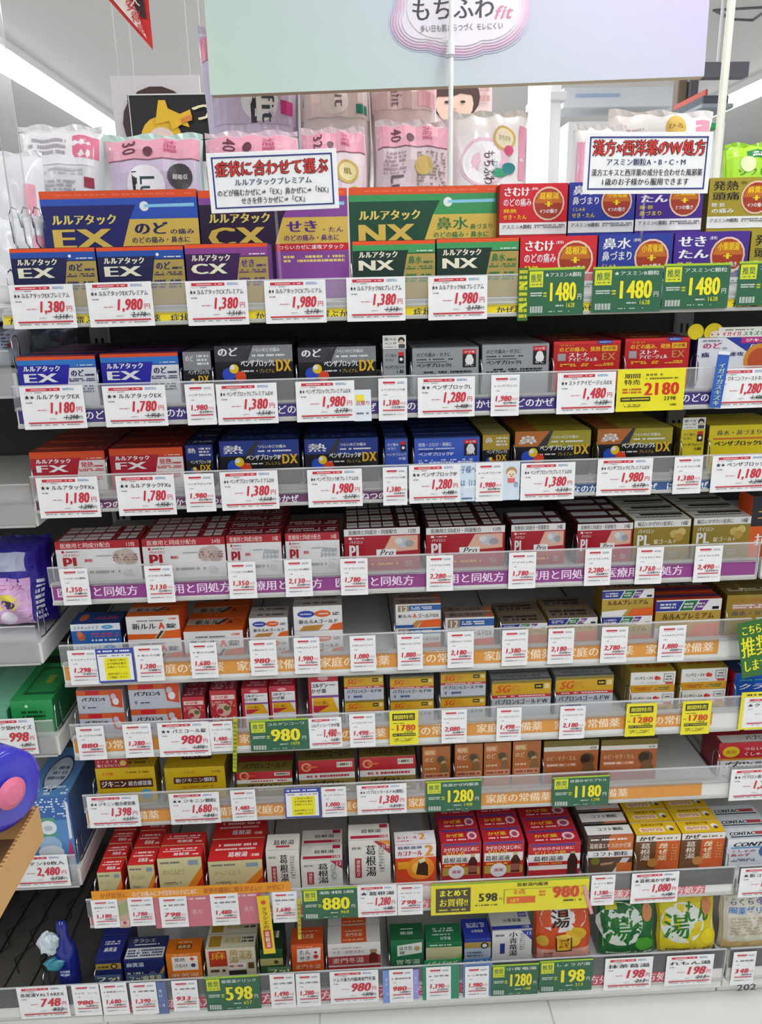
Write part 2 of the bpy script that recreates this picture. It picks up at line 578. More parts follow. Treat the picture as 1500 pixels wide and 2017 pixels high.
design('nx_gold', 'green and gold runny nose box with red top stripe', '0f3d2a', 'g', .075, lulu('3d9a5a', '0d2f22', 'b09a50', 'NX', '鼻水', 'G', '', logo='X'), [('r', 0, 0, 1, 1, 'g')])
def big(dark, band, code, word, wc, rest):
    return [('r', 0, 0, 1, .91, dark), ('r', 0, .83, 1, .91, band), ('r', 0, .91, 1, 1, 'O'), ('d', .03, .935, .97, .97, 'F06a50', 1),
            ('p', band, (.56, .66), (1, .66), (1, .88), (.62, .88)), ('c', .66, .81, .03, 'w'), ('p', 'C', (.66, .795), (.98, .80), (.98, .84), (.66, .83)),
            ('p', 'e0bd55', (.5, .34), (1, .34), (1, .66), (.56, .66)),
            ('t', 'ルルアタック', .06, .6, .48, .73, 'e8d470', 2), ('t', code, .05, .33, .44, .56, 'e0bd55', 2),
            ('t', word, .58, .47, .8, .63, wc, 2), ('t', rest, .81, .47, .97, .54, wc, 1), ('t', 'のどの痛み・鼻水に', .56, .37, .94, .45, wc, 1),
            ('r', .5, .25, 1, .34, 'r'), ('t', 'つらいカゼに速攻アタック', .52, .265, .97, .325, 'w', 1), ('r', .5, 0, 1, .25, band), ('d', .55, .1, .97, .2, 'e8d470', 2)]
design('ex_big', 'large navy display box with gold letters', 'n', 'n', .09, big('1a2068', '2f56b8', 'EX', 'のど', 'n', 'の痛み'))
design('cx_big', 'large purple display box with gold letters', 'v', 'v', .09, big('2a1238', '8a4a9a', 'CX', 'せき', 'v', '・たん'))
design('nx_big', 'large green display box with gold letters', 'g', 'g', .09, big('0e4a32', '3d9a5a', 'NX', '鼻水', 'G', '鼻づまり'))
def asmin(c, l1, l2, s1, s2, name, kan, n, tc='w', h1=1):
    return [('r', 0, .17, 1, 1, c), ('r', 0, 0, 1, .17, 'w'), ('t', l1, .05, .73, .44, .94, tc, 2), ('t', l2, .05, .52, .47, .70, tc, 2),
            ('t', s1, .05, .38, .25, .47, 'y' if tc == 'w' else 'w'), ('t', s2, .05, .24, .4, .35, 'y' if tc == 'w' else 'w'),
            ('c', .72, .57, .235, 'e8c8b0'), ('c', .72, .57, .21, 'a83a20'), ('p', 'c8721e', (.52, .58), (.92, .58), (.88, .75), (.8, .82), (.64, .82), (.56, .75)),
            ('t', kan, .58, .66, .87, .81, 'y', 2), ('t', '+', .66, .48, .78, .64, 'y', 2), ('t', n + 'つの働き', .59, .36, .86, .46, 'w', 1),
            ('t', name, .03, .04, .48, .13, 'd', 1), ('d', .52, .04, .97, .13, 'S', 2), ('t', '(悪寒)', .46, .86, .56, .92, tc, 0)]
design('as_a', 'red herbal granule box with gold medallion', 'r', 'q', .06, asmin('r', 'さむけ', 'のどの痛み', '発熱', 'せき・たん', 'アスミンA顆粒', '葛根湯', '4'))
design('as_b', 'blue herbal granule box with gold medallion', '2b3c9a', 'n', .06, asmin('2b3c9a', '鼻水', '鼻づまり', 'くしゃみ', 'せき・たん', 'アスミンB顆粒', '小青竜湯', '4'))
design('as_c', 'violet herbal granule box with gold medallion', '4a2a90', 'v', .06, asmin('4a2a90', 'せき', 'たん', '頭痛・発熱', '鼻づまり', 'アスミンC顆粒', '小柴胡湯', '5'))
design('as_m', 'olive yellow herbal granule box with black letters', 'a8982a', 'Z', .06, asmin('a8982a', '発熱', '頭痛', '関節・筋肉', 'の痛み', 'アスミンM顆粒', '麻黄湯', '4', 'k'))
# second tier
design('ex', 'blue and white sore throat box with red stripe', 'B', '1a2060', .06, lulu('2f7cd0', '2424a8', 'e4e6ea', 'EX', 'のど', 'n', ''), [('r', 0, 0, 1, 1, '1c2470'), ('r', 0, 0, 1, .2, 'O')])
def dx(bg, wedge, kan, code, o, kc='w'):
    return [('r', 0, .62 - o, 1, 1, bg), ('r', 0, 0, 1, .72 - o, '101018'), ('p', wedge, (.32, .7 - o), (1, .7 - o), (1, 1), (.45, 1)), ('p', '33343c', (.3, .72 - o), (.42, .72 - o), (.5, 1), (.46, 1)),
            ('t', kan, .04, .81 - o * 1.6, .3, .98 - o * 1.2, kc, 2), ('t', 'つらいのどの痛み', .48, .88 - o, .84, .96 - o, kc, 1), ('d', .48, .79 - o, .9, .85 - o, kc, 1),
            ('c', .17, .49 - o, .085, '2a50c8'), ('c', .32, .45 - o, .07, 'e84a20'), ('c', .24, .59 - o, .06, 'f0d020'), ('c', .22, .62 - o, .03, 'w'),
            ('t', 'ペンザブロック' + code, .33, .62 - o, .77, .75 - o, 'w', 2), ('t', 'DX', .78, .53 - o, .98, .75 - o, 'e8b820', 2), ('t', 'プレミアム', .56, .5 - o, .76, .58 - o, 'c8a63c', 1), ('d', .34, .52 - o, .54, .57 - o, 'w', 1)]
design('dx_l', 'black and silver throat box with coloured balls', 'd', '1c1c22', .055, dx('3a3c44', '8a8c92', 'のど', 'L', 0), [('r', 0, 0, 1, 1, '24242a'), ('d', .05, .2, .95, .8, 'S', 2)])
def mini(bg, kan, code, kc='w', nm='ペンザブロック'):
    return [('r', 0, .5, 1, 1, bg), ('r', 0, 0, 1, .55, '14141c'), ('t', kan, .08, .76, .38, .92, kc, 1), ('d', .5, .66, .92, .94, kc, 3),
            ('t', nm + code, .15, .44, .92, .56, 'w', 1), ('t', 'DX', .5, .24, .9, .42, 'e8b820', 2), ('c', .25, .25, .12, '2a50c8'), ('c', .4, .2, .1, 'e84a20'), ('c', .3, .3, .07, 'y')]
design('dx_l_mini', 'narrow silver and black throat box', 'S', '2a2a30', .055, mini('8c8e94', 'のど', 'L'), [('r', 0, 0, 1, 1, '55565c')])
def pl_(bg, l1, code, tabc, tab, kc='k', s1='せき'):
    return [('r', 0, 0, 1, 1, bg), ('t', l1, .06, .74, .58, .87, kc, 1), ('d', .06, .64, .62, .70, kc, 1, 3), ('r', .06, .575, .52, .61, 'S' if kc == 'k' else 'n'), ('t', 'ペンザブロック' + code, .06, .44, .6, .56, kc, 2),
            ('r', .76, .42, .96, .93, '17171c'), ('r', .76, .8, .96, .93, tabc), ('t', 'かぜ薬', .78, .83, .94, .9, 'w', 0), ('c', .86, .7, .05, 'w'), ('c', .86, .62, .065, 'w'), ('t', tab, .79, .45, .93, .55, 'w', 1), ('d', .06, .2, .9, .34, kc, 2)]
design('p_l', 'plain grey throat and cough box with black tab', '9fa2a6', '77797e', .055, pl_('9fa2a6', 'のどの痛み・せきに', 'L', 'r', 'のど'), [('r', 0, 0, 1, 1, '8b8d92'), ('d', .05, .3, .95, .7, 'k', 2)])
def pmini(bg, code, kc='k'):
    return [('r', 0, 0, 1, 1, bg), ('t', 'のど痛み', .1, .78, .6, .88, kc, 0), ('t', 'せきに', .1, .66, .5, .75, kc, 0), ('r', .68, .6, .92, .92, '17171c'), ('r', .68, .82, .92, .92, 'r'), ('c', .8, .72, .07, 'w'), ('t', 'ペンザブロック', .06, .46, .94, .56, kc, 1), ('t', code + '錠', .6, .33, .92, .43, kc, 1)]
design('p_l_mini', 'narrow grey throat tablet box', '9fa2a6', '77797e', .055, pmini('9fa2a6', 'L'), [('r', 0, 0, 1, 1, '8b8d92')])
design('stona', 'red throat and fever box with yellow letters', 'r', 'q', .05, [('r', 0, 0, 1, 1, 'c41c20'), ('r', 0, .9, 1, 1, 'e03030'), ('t', 'のどの痛み、発熱', .08, .62, .7, .8, 'f6d030', 2), ('r', .72, .62, .95, .82, 'e8b820'), ('t', 'かぜ薬', .74, .66, .93, .79, 'q', 1), ('t', 'つらい', .08, .83, .3, .9, 'y', 0),
    ('t', 'ストナ', .22, .42, .52, .6, 'w', 2), ('t', 'アイビージェル', .22, .26, .66, .42, 'w', 2), ('t', 'EX', .72, .3, .93, .56, 'c89a50', 1), ('r', .06, .3, .18, .56, 'a8a0a8'), ('c', .76, .95, .12, '3050b0', .07), ('d', .68, .93, .84, .97, 'w', 1), ('d', .1, .08, .9, .2, 'f6d030', 2)], [('r', 0, 0, 1, 1, '8a1418'), ('d', .1, .3, .6, .7, 'e8b820', 1)])
design('jik_neo', 'white and blue throat box with magenta corner', 'e', 'i', .06, [('r', 0, 0, 1, 1, 'e6e8ee'), ('p', '2a3a9a', (.35, 1), (1, 1), (1, .3), (.72, .42)), ('r', .55, .82, 1, 1, 'c02a80'), ('t', 'ジキニン', .6, .85, .97, .96, 'w', 2), ('t', 'FirstNEO', .66, .66, .98, .78, 'w', 1, .3), ('t', 'のど', .06, .66, .3, .86, 'u', 2), ('t', 'の', .31, .62, .38, .72, 'S', 1),
    ('t', '痛', .05, .4, .16, .56, 'n', 2), ('t', '速攻', .4, .42, .6, .56, 'n', 2), ('c', .8, .3, .2, 'd8902a'), ('c', .8, .28, .15, 'c0502a'), ('d', .06, .88, .3, .95, 'S', 1)], [('r', 0, 0, 1, 1, 'e')])
# third tier
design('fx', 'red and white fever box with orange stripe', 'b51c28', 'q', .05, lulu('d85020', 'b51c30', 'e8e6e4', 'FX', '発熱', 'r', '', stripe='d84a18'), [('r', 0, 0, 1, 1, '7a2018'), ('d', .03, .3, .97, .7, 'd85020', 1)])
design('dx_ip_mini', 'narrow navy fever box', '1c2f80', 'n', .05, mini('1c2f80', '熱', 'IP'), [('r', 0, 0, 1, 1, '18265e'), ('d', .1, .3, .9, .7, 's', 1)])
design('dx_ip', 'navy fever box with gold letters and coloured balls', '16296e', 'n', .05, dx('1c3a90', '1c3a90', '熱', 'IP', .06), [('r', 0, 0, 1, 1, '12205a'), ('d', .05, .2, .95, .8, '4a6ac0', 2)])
design('p_ip_mini', 'narrow bright blue fever box', '3a5cc0', 'n', .035, pmini('3a5cc0', 'IP', 'w'), [('r', 0, 0, 1, 1, '2a3f8a'), ('r', 0, 0, 1, .12, '7a94e0')])
design('p_ip', 'bright blue fever and chills box with black tab', '3f62cc', 'n', .035, pl_('3f62cc', '発熱・さむけ・頭痛に', 'IP', 'r', '熱', 'e8ecf8'), [('r', 0, 0, 1, 1, '283c80'), ('r', 0, 0, 1, .12, '7a94e0')])
design('dx_s_mini', 'narrow gold and black nose box', 'Z', '5a5018', .05, mini('b89a28', '鼻', 'S'), [('r', 0, 0, 1, 1, 'c8c078')])
design('dx_s', 'gold and black nose box with orange corner', 'Z', '6a5a18', .05, dx('c0702a', 'a89c28', '鼻', 'S', .06), [('r', 0, 0, 1, 1, 'b8a838'), ('r', 0, 0, .3, 1, 'b0682a')])
design('p_s_mini', 'narrow yellow nose tablet box', 'd8c41c', 'Z', .05, pmini('d8c41c', 'S'), [('r', 0, 0, 1, 1, 'd8c41c')])
design('p_s', 'plain yellow nose box with red line', 'e0cc1c', 'Z', .05, [('r', 0, 0, 1, 1, 'e0cc1c'), ('t', '鼻水・鼻づまりに', .1, .7, .8, .86, 'd', 1), ('r', .06, .58, .95, .63, 'd06a20'), ('t', 'ペンザブロックS', .08, .38, .72, .54, 'k', 2)], [('r', 0, 0, 1, 1, 'd0bc1c')])
# fourth tier
BLIS = [('r', .04, .12, .68, .9, 'dcd8d8'), ('r', .74, .12, .96, .9, 'dcd8d8')]
def blister(c, bg):
    a = [('r', 0, 0, 1, 1, bg)]
    for x in (.04, .2, .36, .52, .74, .86):
        a += [('r', x, .12, x + (.14 if x < .7 else .1), .48, c), ('r', x, .56, x + (.14 if x < .7 else .1), .9, c)]
    return a
def pl(sz, red=True, gran=True):
    return [('r', 0, 0, 1, .82, 'f0efee'), ('r', 0, .82, 1, 1, 'b82430'), ('t', '医療用と同成分配合', .06, .845, .66, .975, 'f6dcd8', 1), ('t', sz, .84, .85, .95, .97, 'f6dcd8', 1), ('r', .07, .73, .1, .79, 'r'), ('d', .12, .74, .28, .78, 'S', 1), ('t', 'パイロン', .08, .65, .28, .715, 'r', 1),
            ('t', 'PL', .07, .33, .3, .635, 'b81c28', 2), ('t', '顆粒', .33, .5, .43, .58, 'r', 1), ('r', .48, .63, .66, .66, 's')] + ([('c', .76, .6, .09, 'c8b8b0'), ('c', .84, .62, .1, 'd0c0b8'), ('c', .88, .54, .08, 'c0aca4'), ('d', .68, .5, .97, .68, '9a5a4a', 3, 1, .4)] if gran else [('p', 'b8bcc0', (.64, .4), (.92, .34), (.95, .62), (.68, .66))] + [('c', .7 + .07 * k, .42 + .1 * j, .025, 'dfe2e4') for k in range(4) for j in range(2)]) + [('d', .33, .2, .75, .3, 'S', 1), ('d', .78, .12, .9, .3, 's', 4, 2, .6)]
design('pl_g', 'white granule box with dark red band', 'e', 'b0302e', .038, pl('12包'), blister('d8cfcf', '8c1c24'))
design('pl_g2', 'wider white granule box with dark red band', 'e', 'b0302e', .038, pl('24包'), blister('d8cfcf', '8c1c24'))
design('pl_t', 'white tablet box with dark red band and blister picture', 'e', 'b0302e', .036, pl('24錠', gran=False), [('r', 0, 0, 1, 1, '7a1820'), ('d', .05, .2, .95, .8, 'd8cfcf', 2, 5)])
def plpro(bg, sz, word='医療用と同成分・同量配合'):
    return [('r', 0, 0, 1, .84, bg), ('r', 0, .84, 1, 1, 'ebe9e8'), ('t', word, .06, .865, .7, .975, 'd', 1), ('t', sz, .84, .865, .95, .975, 'd', 1), ('r', .06, .76, .1, .81, 'w'), ('d', .12, .765, .26, .805, 'w', 1), ('t', 'パイロン', .07, .66, .25, .74, 'w', 1), ('t', 'PL', .06, .33, .24, .64, 'w', 2),
            ('p', 'e8b8a0', (.5, .44), (.97, .48), (.97, .82), (.62, .82)), ('c', .78, .66, .09, 'c8ccd0', .13), ('c', .86, .63, .06, 'a8a4a8', .08), ('c', .72, .7, .05, 'dfe4e4', .07), ('r', .42, .36, .68, .52, 'w'), ('t', 'Pro', .46, .38, .64, .51, 'd', 1, .25), ('d', .1, .14, .7, .22, 'a', 1), ('d', .8, .1, .9, .24, 's', 3, 2, .6)]
design('pro_g', 'dark red granule box with white top band', 'a81c2a', '4a1016', .036, plpro('b01c2c', '12包'), blister('d8d4d4', '3c0c12'))
design('pro_t', 'narrow dark red tablet box with white top band', 'a81c2a', '4a1016', .036, plpro('b01c2c', '24錠'), [('r', 0, 0, 1, 1, '4a1c22'), ('r', .05, .2, .7, .8, 'e'), ('r', .76, .2, .95, .8, 'e')])
design('pl_gold', 'dull gold tablet box with white top band', '96802c', '7a6a28', .04, [('r', 0, 0, 1, .83, '96802c'), ('r', 0, .83, 1, 1, 'e6e6e2'), ('t', '幅広いかぜの11症状に', .06, .86, .7, .97, 'd', 1), ('t', '18錠', .82, .86, .95, .97, 'd', 1), ('t', 'パイロン', .07, .68, .36, .79, 'w', 1), ('t', 'PL', .06, .4, .3, .66, 'w', 2), ('t', '錠ゴールド', .36, .42, .78, .54, 'X', 1),
    ('c', .72, .66, .08, 'c8b060', .1), ('c', .84, .7, .08, 'd0bc70', .1), ('c', .8, .58, .08, 'b89a48', .1), ('d', .62, .1, .78, .24, 's', 4, 2, .6)], [('r', 0, 0, 1, 1, 'dcdcd6'), ('d', .08, .3, .9, .5, 'k', 1), ('r', .2, .62, .96, .92, '38362a')])
design('orange_kan', 'dark box with orange band at the right edge', '2a2a38', 'O', .05, [('r', 0, .5, 1, 1, '22222e'), ('r', 0, 0, 1, .52, 'd86020'), ('t', 'コルゲン', .1, .62, .9, .8, 'a', 1), ('t', '抗原', .1, .2, .7, .4, 'w', 1)])
# fifth tier
design('estac', 'blue tablet box with white name band', '1f58a0', 'n', .05, [('r', 0, 0, 1, 1, '1f60b0'), ('r', 0, .66, 1, 1, 'e8eef2'), ('t', 'エスタックイブ', .05, .72, .56, .9, 'n', 1), ('c', .74, .82, .12, 'c', .1), ('t', 'TM', .7, .78, .78, .86, 'w', 0), ('c', .2, .36, .08, 'c0603a', .2), ('c', .17, .5, .06, 'd87a4a'), ('d', .4, .3, .95, .56, 'c0506a', 2), ('d', .4, .1, .95, .24, 'w', 1)], [('r', 0, 0, 1, 1, '1c3a78'), ('c', .2, .5, .09, 'b0583a', .3), ('d', .45, .3, .9, .6, 'u', 2)])
def lulua(nm, sz='80錠'):
    return [('r', 0, 0, 1, 1, 'eeeceb'), ('p', 'e8641c', (.62, 0), (1, 0), (1, .38), (.74, .32)), ('p', 'e8641c', (0, 0), (.5, 0), (.58, .2), (0, .22)), ('p', '5a3a1a', (.52, .0), (.58, .0), (.7, .34), (.64, .34)), ('p', 'c89048', (.6, 0), (.64, 0), (.76, .34), (.72, .34)), ('t', '新ルル', .1, .42, .56, .7, 'k', 2), ('t', 'A', .6, .42, .72, .72, 'O', 2), ('t', nm, .74, .44, .94, .66, 'k', 1), ('d', .2, .76, .7, .84, 'S', 1), ('d', .8, .82, .95, .92, 'O', 1)]
LTOP = [('r', 0, 0, 1, 1, 'd8601c'), ('p', 'b8aca0', (0, .5), (.6, .5), (.72, 1), (0, 1)), ('p', '4a3018', (.5, .5), (.57, .5), (.72, 1), (.64, 1)), ('t', '新ルル・A', .14, .5, .8, .9, 'k', 1)]
design('lulu_a', 'white and orange tablet box', 'e', 'O', .05, lulua('錠'), LTOP)
design('lulu_a2', 'wide white and orange tablet box with brown stripes', 'e', 'O', .05, lulua('錠', '135錠'), LTOP)
design('lulu_gold', 'small white box with blue and orange ovals', 'e', 'b8b4b0', .05, [('r', 0, 0, 1, 1, 'f0efee'), ('c', .26, .68, .18, '2a4ab0', .14), ('c', .6, .68, .17, 'e8641c', .14), ('d', .14, .64, .38, .72, 'w', 1), ('d', .5, .64, .72, .72, 'w', 1), ('d', .8, .6, .95, .74, 'k', 2), ('t', '新ルルAゴールド', .1, .28, .92, .46, 'k', 1), ('p', 'e8641c', (.7, 0), (1, 0), (1, .3), (.8, .24)), ('p', 'c89048', (.1, 0), (.5, 0), (.62, .24), (.2, .2))], [('r', 0, 0, 1, 1, 'a8a09a'), ('d', .1, .3, .9, .7, 'k', 1)])
design('lulu_dx', 'white box with blue band and orange wedge', 'e', 'b0a8a4', .045, [('r', 0, 0, 1, 1, 'eeeceb'), ('r', .05, .68, .3, .95, 'a08a70'), ('t', '12', .08, .7, .27, .92, 'w', 1), ('r', .3, .72, 1, .95, '2a62a8'), ('d', .34, .76, .8, .9, 'w', 2), ('t', '新ルル', .05, .42, .36, .58, 'k', 1), ('t', 'A', .38, .42, .46, .6, 'O', 2), ('t', 'ゴールドDX', .48, .4, .96, .6, '5a4a3a', 1), ('p', 'e8641c', (.5, .0), (1, 0), (1, .34), (.6, .3)), ('p', 'c89048', (.3, 0), (.46, 0), (.6, .3), (.46, .3)), ('r', 0, 0, .4, .12, '2a62a8')], [('r', 0, 0, 1, 1, '8a7468'), ('t', '新ルルDX', .1, .2, .8, .8, 'k', 1), ('p', 'c06030', (.8, 0), (1, 0), (1, 1))])
def prem(bg='c0a040', name='ルルAプレミアム'):
    return [('r', 0, 0, 1, .66, bg), ('r', 0, .66, 1, 1, 'w'), ('p', '2a3a9a', (0, .68), (.34, .68), (.42, .97), (0, .97)), ('p', 'G', (.36, .68), (.56, .68), (.64, .97), (.44, .97)), ('p', '6a2a8a', (.58, .68), (.7, .68), (.8, .97), (.66, .97)), ('d', .06, .74, .3, .92, 'w', 2), ('d', .42, .74, .56, .92, 'w', 2), ('d', .63, .74, .74, .92, 'w', 2), ('r', .86, .7, .96, .78, 'k'),
            ('t', name, .1, .42, .9, .62, '4a2a10', 1), ('p', 'e8641c', (.5, 0), (1, 0), (1, .3), (.6, .26)), ('p', 'w', (0, 0), (.4, 0), (.5, .26), (0, .2))]
design('prem', 'gold box with blue green purple stripes', 'c0a040', 'Z', .045, prem(), [('r', 0, 0, 1, 1, '8a6a50'), ('d', .1, .2, .9, .8, 'k', 2)])
design('prem_t', 'low gold box with blue green purple stripes', 'c0a040', 'Z', .045, prem(), [('r', 0, 0, 1, 1, '7a6a58'), ('d', .1, .2, .9, .8, 'k', 2)])
design('prem_big', 'large gold and orange box with coloured stripes', 'c0a040', 'O', .045, [('r', 0, 0, 1, 1, 'd8501c')] + prem(), [('r', 0, 0, 1, 1, 'b83a18'), ('r', 0, .3, 1, .7, '4a2a5a')])
design('gold_r', 'dull gold box with white print beside the coloured one', '9c8430', '5c4c1c', .05, [('r', 0, 0, 1, 1, 'a88c38'), ('t', 'つらい症状に', .1, .8, .8, .9, 'd0602a', 1), ('r', .1, .6, .95, .76, 'c88a70'), ('d', .12, .62, .9, .74, 'w', 2), ('t', '鼻水・せき', .1, .42, .8, .56, '5a5a6a', 1)], [('r', 0, 0, 1, 1, '7a6424'), ('d', .1, .3, .9, .6, 'X', 2)])
# sixth tier
design('pab_s', 'grey tablet box with orange stripe and red figure', 'c4c8d0', 'a8aab0', .05, [('r', 0, 0, 1, 1, 'c6cad4'), ('r', 0, .78, 1, 1, 'd8622a'), ('r', .2, .8, .5, .98, 'r'), ('p', 'd8502a', (.74, .3), (.98, .2), (1, .9), (.7, 1)), ('c', .84, .5, .07, 'e8ecf2', .16), ('c', .8, .72, .06, 'c4c8d0', .13), ('t', 'パブロンS', .1, .52, .62, .7, 'k', 2), ('d', .4, .38, .6, .46, 's', 1), ('t', 'V', .1, .2, .16, .36, 'n', 1), ('d', .22, .22, .4, .3, 'n', 1)], [('r', 0, 0, 1, 1, '9a8478'), ('d', .1, .3, .6, .7, 'd8622a', 2)])
design('bird', 'small red pouch box with tiny flower pattern', 'b83038', 'q', .035, [('r', 0, 0, 1, 1, 'c0343c'), ('r', .06, .72, .94, .86, 'e8d4d0'), ('t', 'かぜ薬', .15, .74, .7, .84, 'r', 1), ('c', .5, .4, .28, 'd8b8a8'), ('c', .36, .36, .12, 'c03040'), ('c', .62, .46, .12, '6a7a40'), ('d', .06, .06, .94, .2, 'w', 3, 1, .5), ('d', .06, .5, .94, .68, 'e8c0b0', 3, 4, .4)], [('r', 0, 0, 1, 1, 'a02a34'), ('d', .1, .1, .9, .9, 'c8a8c0', 4, 3, .6)])
COLG = [('r', 0, 0, 1, 1, 'ececec'), ('r', 0, .82, 1, 1, 'c02a3c'), ('r', 0, 0, .1, 1, 'c02a3c'), ('c', .5, .9, .18, 'e8a8b0', .05), ('t', 'コルゲン', .08, .68, .66, .79, 'd', 2), ('t', 'かぜ薬', .08, .55, .6, .66, 'd', 2), ('d', .7, .72, .9, .76, 'S', 1), ('p', 'e8b020', (.14, .1), (1, .1), (.8, .44), (.14, .44)), ('t', 'つらい鼻に', .16, .28, .66, .38, '5a2a10', 0), ('p', 'c02a3c', (.14, .1), (.3, .1), (.7, .26), (.14, .26)), ('r', .1, .45, 1, .5, '8a4a9a')]
design('colg', 'white and red tablet box with yellow corner', 'e', 'b82a3a', .04, COLG, [('r', 0, 0, 1, 1, 'b8283a'), ('d', .2, .2, .9, .8, 'e8a8b0', 2)])
design('colg2', 'white and red tablet box standing alone', 'e', 'b82a3a', .04, COLG, [('r', 0, 0, 1, 1, 'b8283a')])
def sg(sz):
    return [('r', 0, 0, 1, 1, 'c2c8d0'), ('r', 0, .58, 1, 1, 'd8a820'), ('r', 0, .92, 1, 1, '8a7a30'), ('t', 'SG', .07, .66, .3, .88, 'd8561c', 2, .2), ('d', .3, .68, .5, .86, 'd87a2a', 3, 1, .5), ('r', .72, .74, .86, .88, 'k'), ('d', .74, .77, .84, .85, 'y', 1), ('r', .88, .74, .97, .88, 'e8d890'), ('r', 0, .5, 1, .58, 'c83020'), ('d', .1, .52, .9, .565, 'w', 1), ('t', 'パブロンSゴールドW', .05, .3, .95, .46, 'k', 1), ('t', 'V', .08, .1, .14, .24, 'n', 1), ('d', .2, .1, .45, .24, '2a4a9a', 1)]
design('sg', 'grey and yellow tablet box', 'b8bec8', '8a8e98', .042, sg('W'), [('r', 0, 0, 1, 1, '84888e'), ('d', .08, .3, .92, .7, 'k', 1)])
design('sg_big', 'large grey and yellow tablet box with bold name', 'b8bec8', '8a8e98', .042, sg('W'), [('r', 0, 0, 1, 1, '9a9ea2'), ('r', 0, .08, 1, .3, '6a6458'), ('t', 'パブロンSゴールド', .14, .45, .86, .8, 'k', 1)])
design('benza_a', 'white and yellow tablet box with red dot mark', 'e', 'b8a050', .045, [('r', 0, 0, 1, 1, 'ecebe6'), ('r', 0, 0, 1, .36, 'd8a020'), ('d', .1, .08, .5, .26, 'b8501c', 2), ('d', .55, .08, .9, .26, 'g', 2), ('t', 'ベンザエースA', .08, .62, .5, .8, 'k', 1), ('c', .58, .7, .05, 'r'), ('c', .63, .68, .04, 'd8502a'), ('t', 'ゴールドW', .2, .42, .6, .54, 's', 1), ('r', .74, .5, .95, .9, 'S'), ('r', .75, .52, .94, .88, 'e8e8e2'), ('d', .77, .56, .92, .84, 'S', 2), ('r', .78, .4, .95, .48, 'r')], [('r', 0, 0, 1, 1, 'c0a030'), ('d', .1, .3, .9, .7, 'b8501c', 1)])
design('clari', 'bright blue allergy box with red side', '1f58b8', 'r', .06, [('r', 0, 0, 1, 1, '1f5cc0'), ('t', 'クラリチン', .06, .3, 1.2, .56, 'w', 2, .2), ('d', .1, .66, .9, .74, '5ac0a0', 1), ('t', 'V', .14, .8, .24, .92, 'w', 1), ('c', .55, .88, .06, 'd8a050')], [('r', 0, 0, 1, 1, '18305c'), ('d', .1, .3, .9, .7, 'C', 1)])
# seventh tier
design('jik_y', 'yellow granule box with red header card and brown name', 'd8b414', 'Z', .06, [('r', 0, 0, 1, 1, 'dcb814'), ('t', 'かぜ薬', .1, .76, .3, .86, 'r', 1), ('r', .05, .34, .95, .62, '5a2a14'), ('t', 'ジキニン', .07, .37, .5, .59, 'w', 2), ('t', '総合感冒薬', .53, .4, .93, .56, 'w', 1), ('d', .5, .8, .9, .88, '8a6a10', 1), ('c', .82, .12, .1, '5ab0d8'), ('d', .06, .1, .6, .2, '7a5a10', 1)], [('r', 0, 0, 1, 1, 'c8a410'), ('d', .1, .2, .9, .8, '7a4a10', 2)])
design('jik_y2', 'plain yellow granule box with brown name bar', 'd8b414', 'Z', .06, [('r', 0, 0, 1, 1, 'dcb814'), ('t', '大容量', .3, .78, .5, .86, 'd07a2a', 0), ('t', '22包', .78, .78, .94, .86, '5a3a10', 0), ('r', .14, .44, .86, .66, '5a2a14'), ('t', '新ジキニン顆粒', .17, .47, .83, .63, 'w', 2), ('d', .2, .26, .8, .36, 'd07a2a', 1)], [('r', 0, 0, 1, 1, 'c8a410'), ('r', .25, .4, .75, .7, '5a2a14'), ('d', .28, .48, .72, .62, 'w', 1)])
def pabg(a=0):
    return [('r', 0, 0, 1, 1, '8a7830'), ('r', 0, .62, 1, .98, 'c02834'), ('c', .14, .8, .09, 'e8a070'), ('c', .14, .8, .055, 'c02834'), ('p', 'd8703a', (.14, .76), (.34, .78), (.34, .82), (.14, .84)), ('r', .68, .76, .96, .92, 'e0d8c8'), ('d', .7, .79, .94, .9, 'k', 1), ('r', 0, .44, 1, .62, 'e6e4de'), ('d', .1, .48, .9, .58, 'c02834', 1), ('t', 'パブロン', .16, .2, .8, .4, 'k', 2), ('d', .1, .06, .9, .14, 'X', 1)]
design('pab_g_low', 'low dark gold and red box with red band', '8a7830', '5a4e1e', .05, pabg(), [('r', 0, 0, 1, 1, '7a6c28'), ('r', 0, .6, 1, 1, '8a2028'), ('t', 'パブロンゴールド', .1, .12, .9, .5, 'k', 1)])
design('pab_g', 'dark gold box with red band and gold ring', '8a7830', '5a4e1e', .05, pabg(), [('r', 0, 0, 1, 1, '6a5c24'), ('t', 'パブロンゴールド', .12, .1, .9, .6, 'k', 1)])
design('brown_s', 'small orange brown throat box with face picture', 'b06830', '7a4a24', .05, [('r', 0, 0, 1, 1, 'bc7038'), ('r', .06, .74, .5, .92, 'd88a50'), ('t', '咽喉', .08, .76, .45, .9, 'f0d8b0', 1), ('t', 'のど', .08, .54, .42, .7, 'f0d8b0', 1), ('c', .7, .58, .2, '8a6a40'), ('c', .66, .62, .14, '5a4a34'), ('c', .76, .5, .1, 'c8a878'), ('p', '8a6a40', (.6, .2), (.95, .2), (.85, .5), (.7, .5)), ('r', .06, .06, .95, .22, 'd89a78'), ('d', .08, .3, .5, .4, 'f0d8b0', 1), ('d', .1, .09, .9, .19, 'a03a2a', 1)], [('r', 0, 0, 1, 1, '9a6038')])
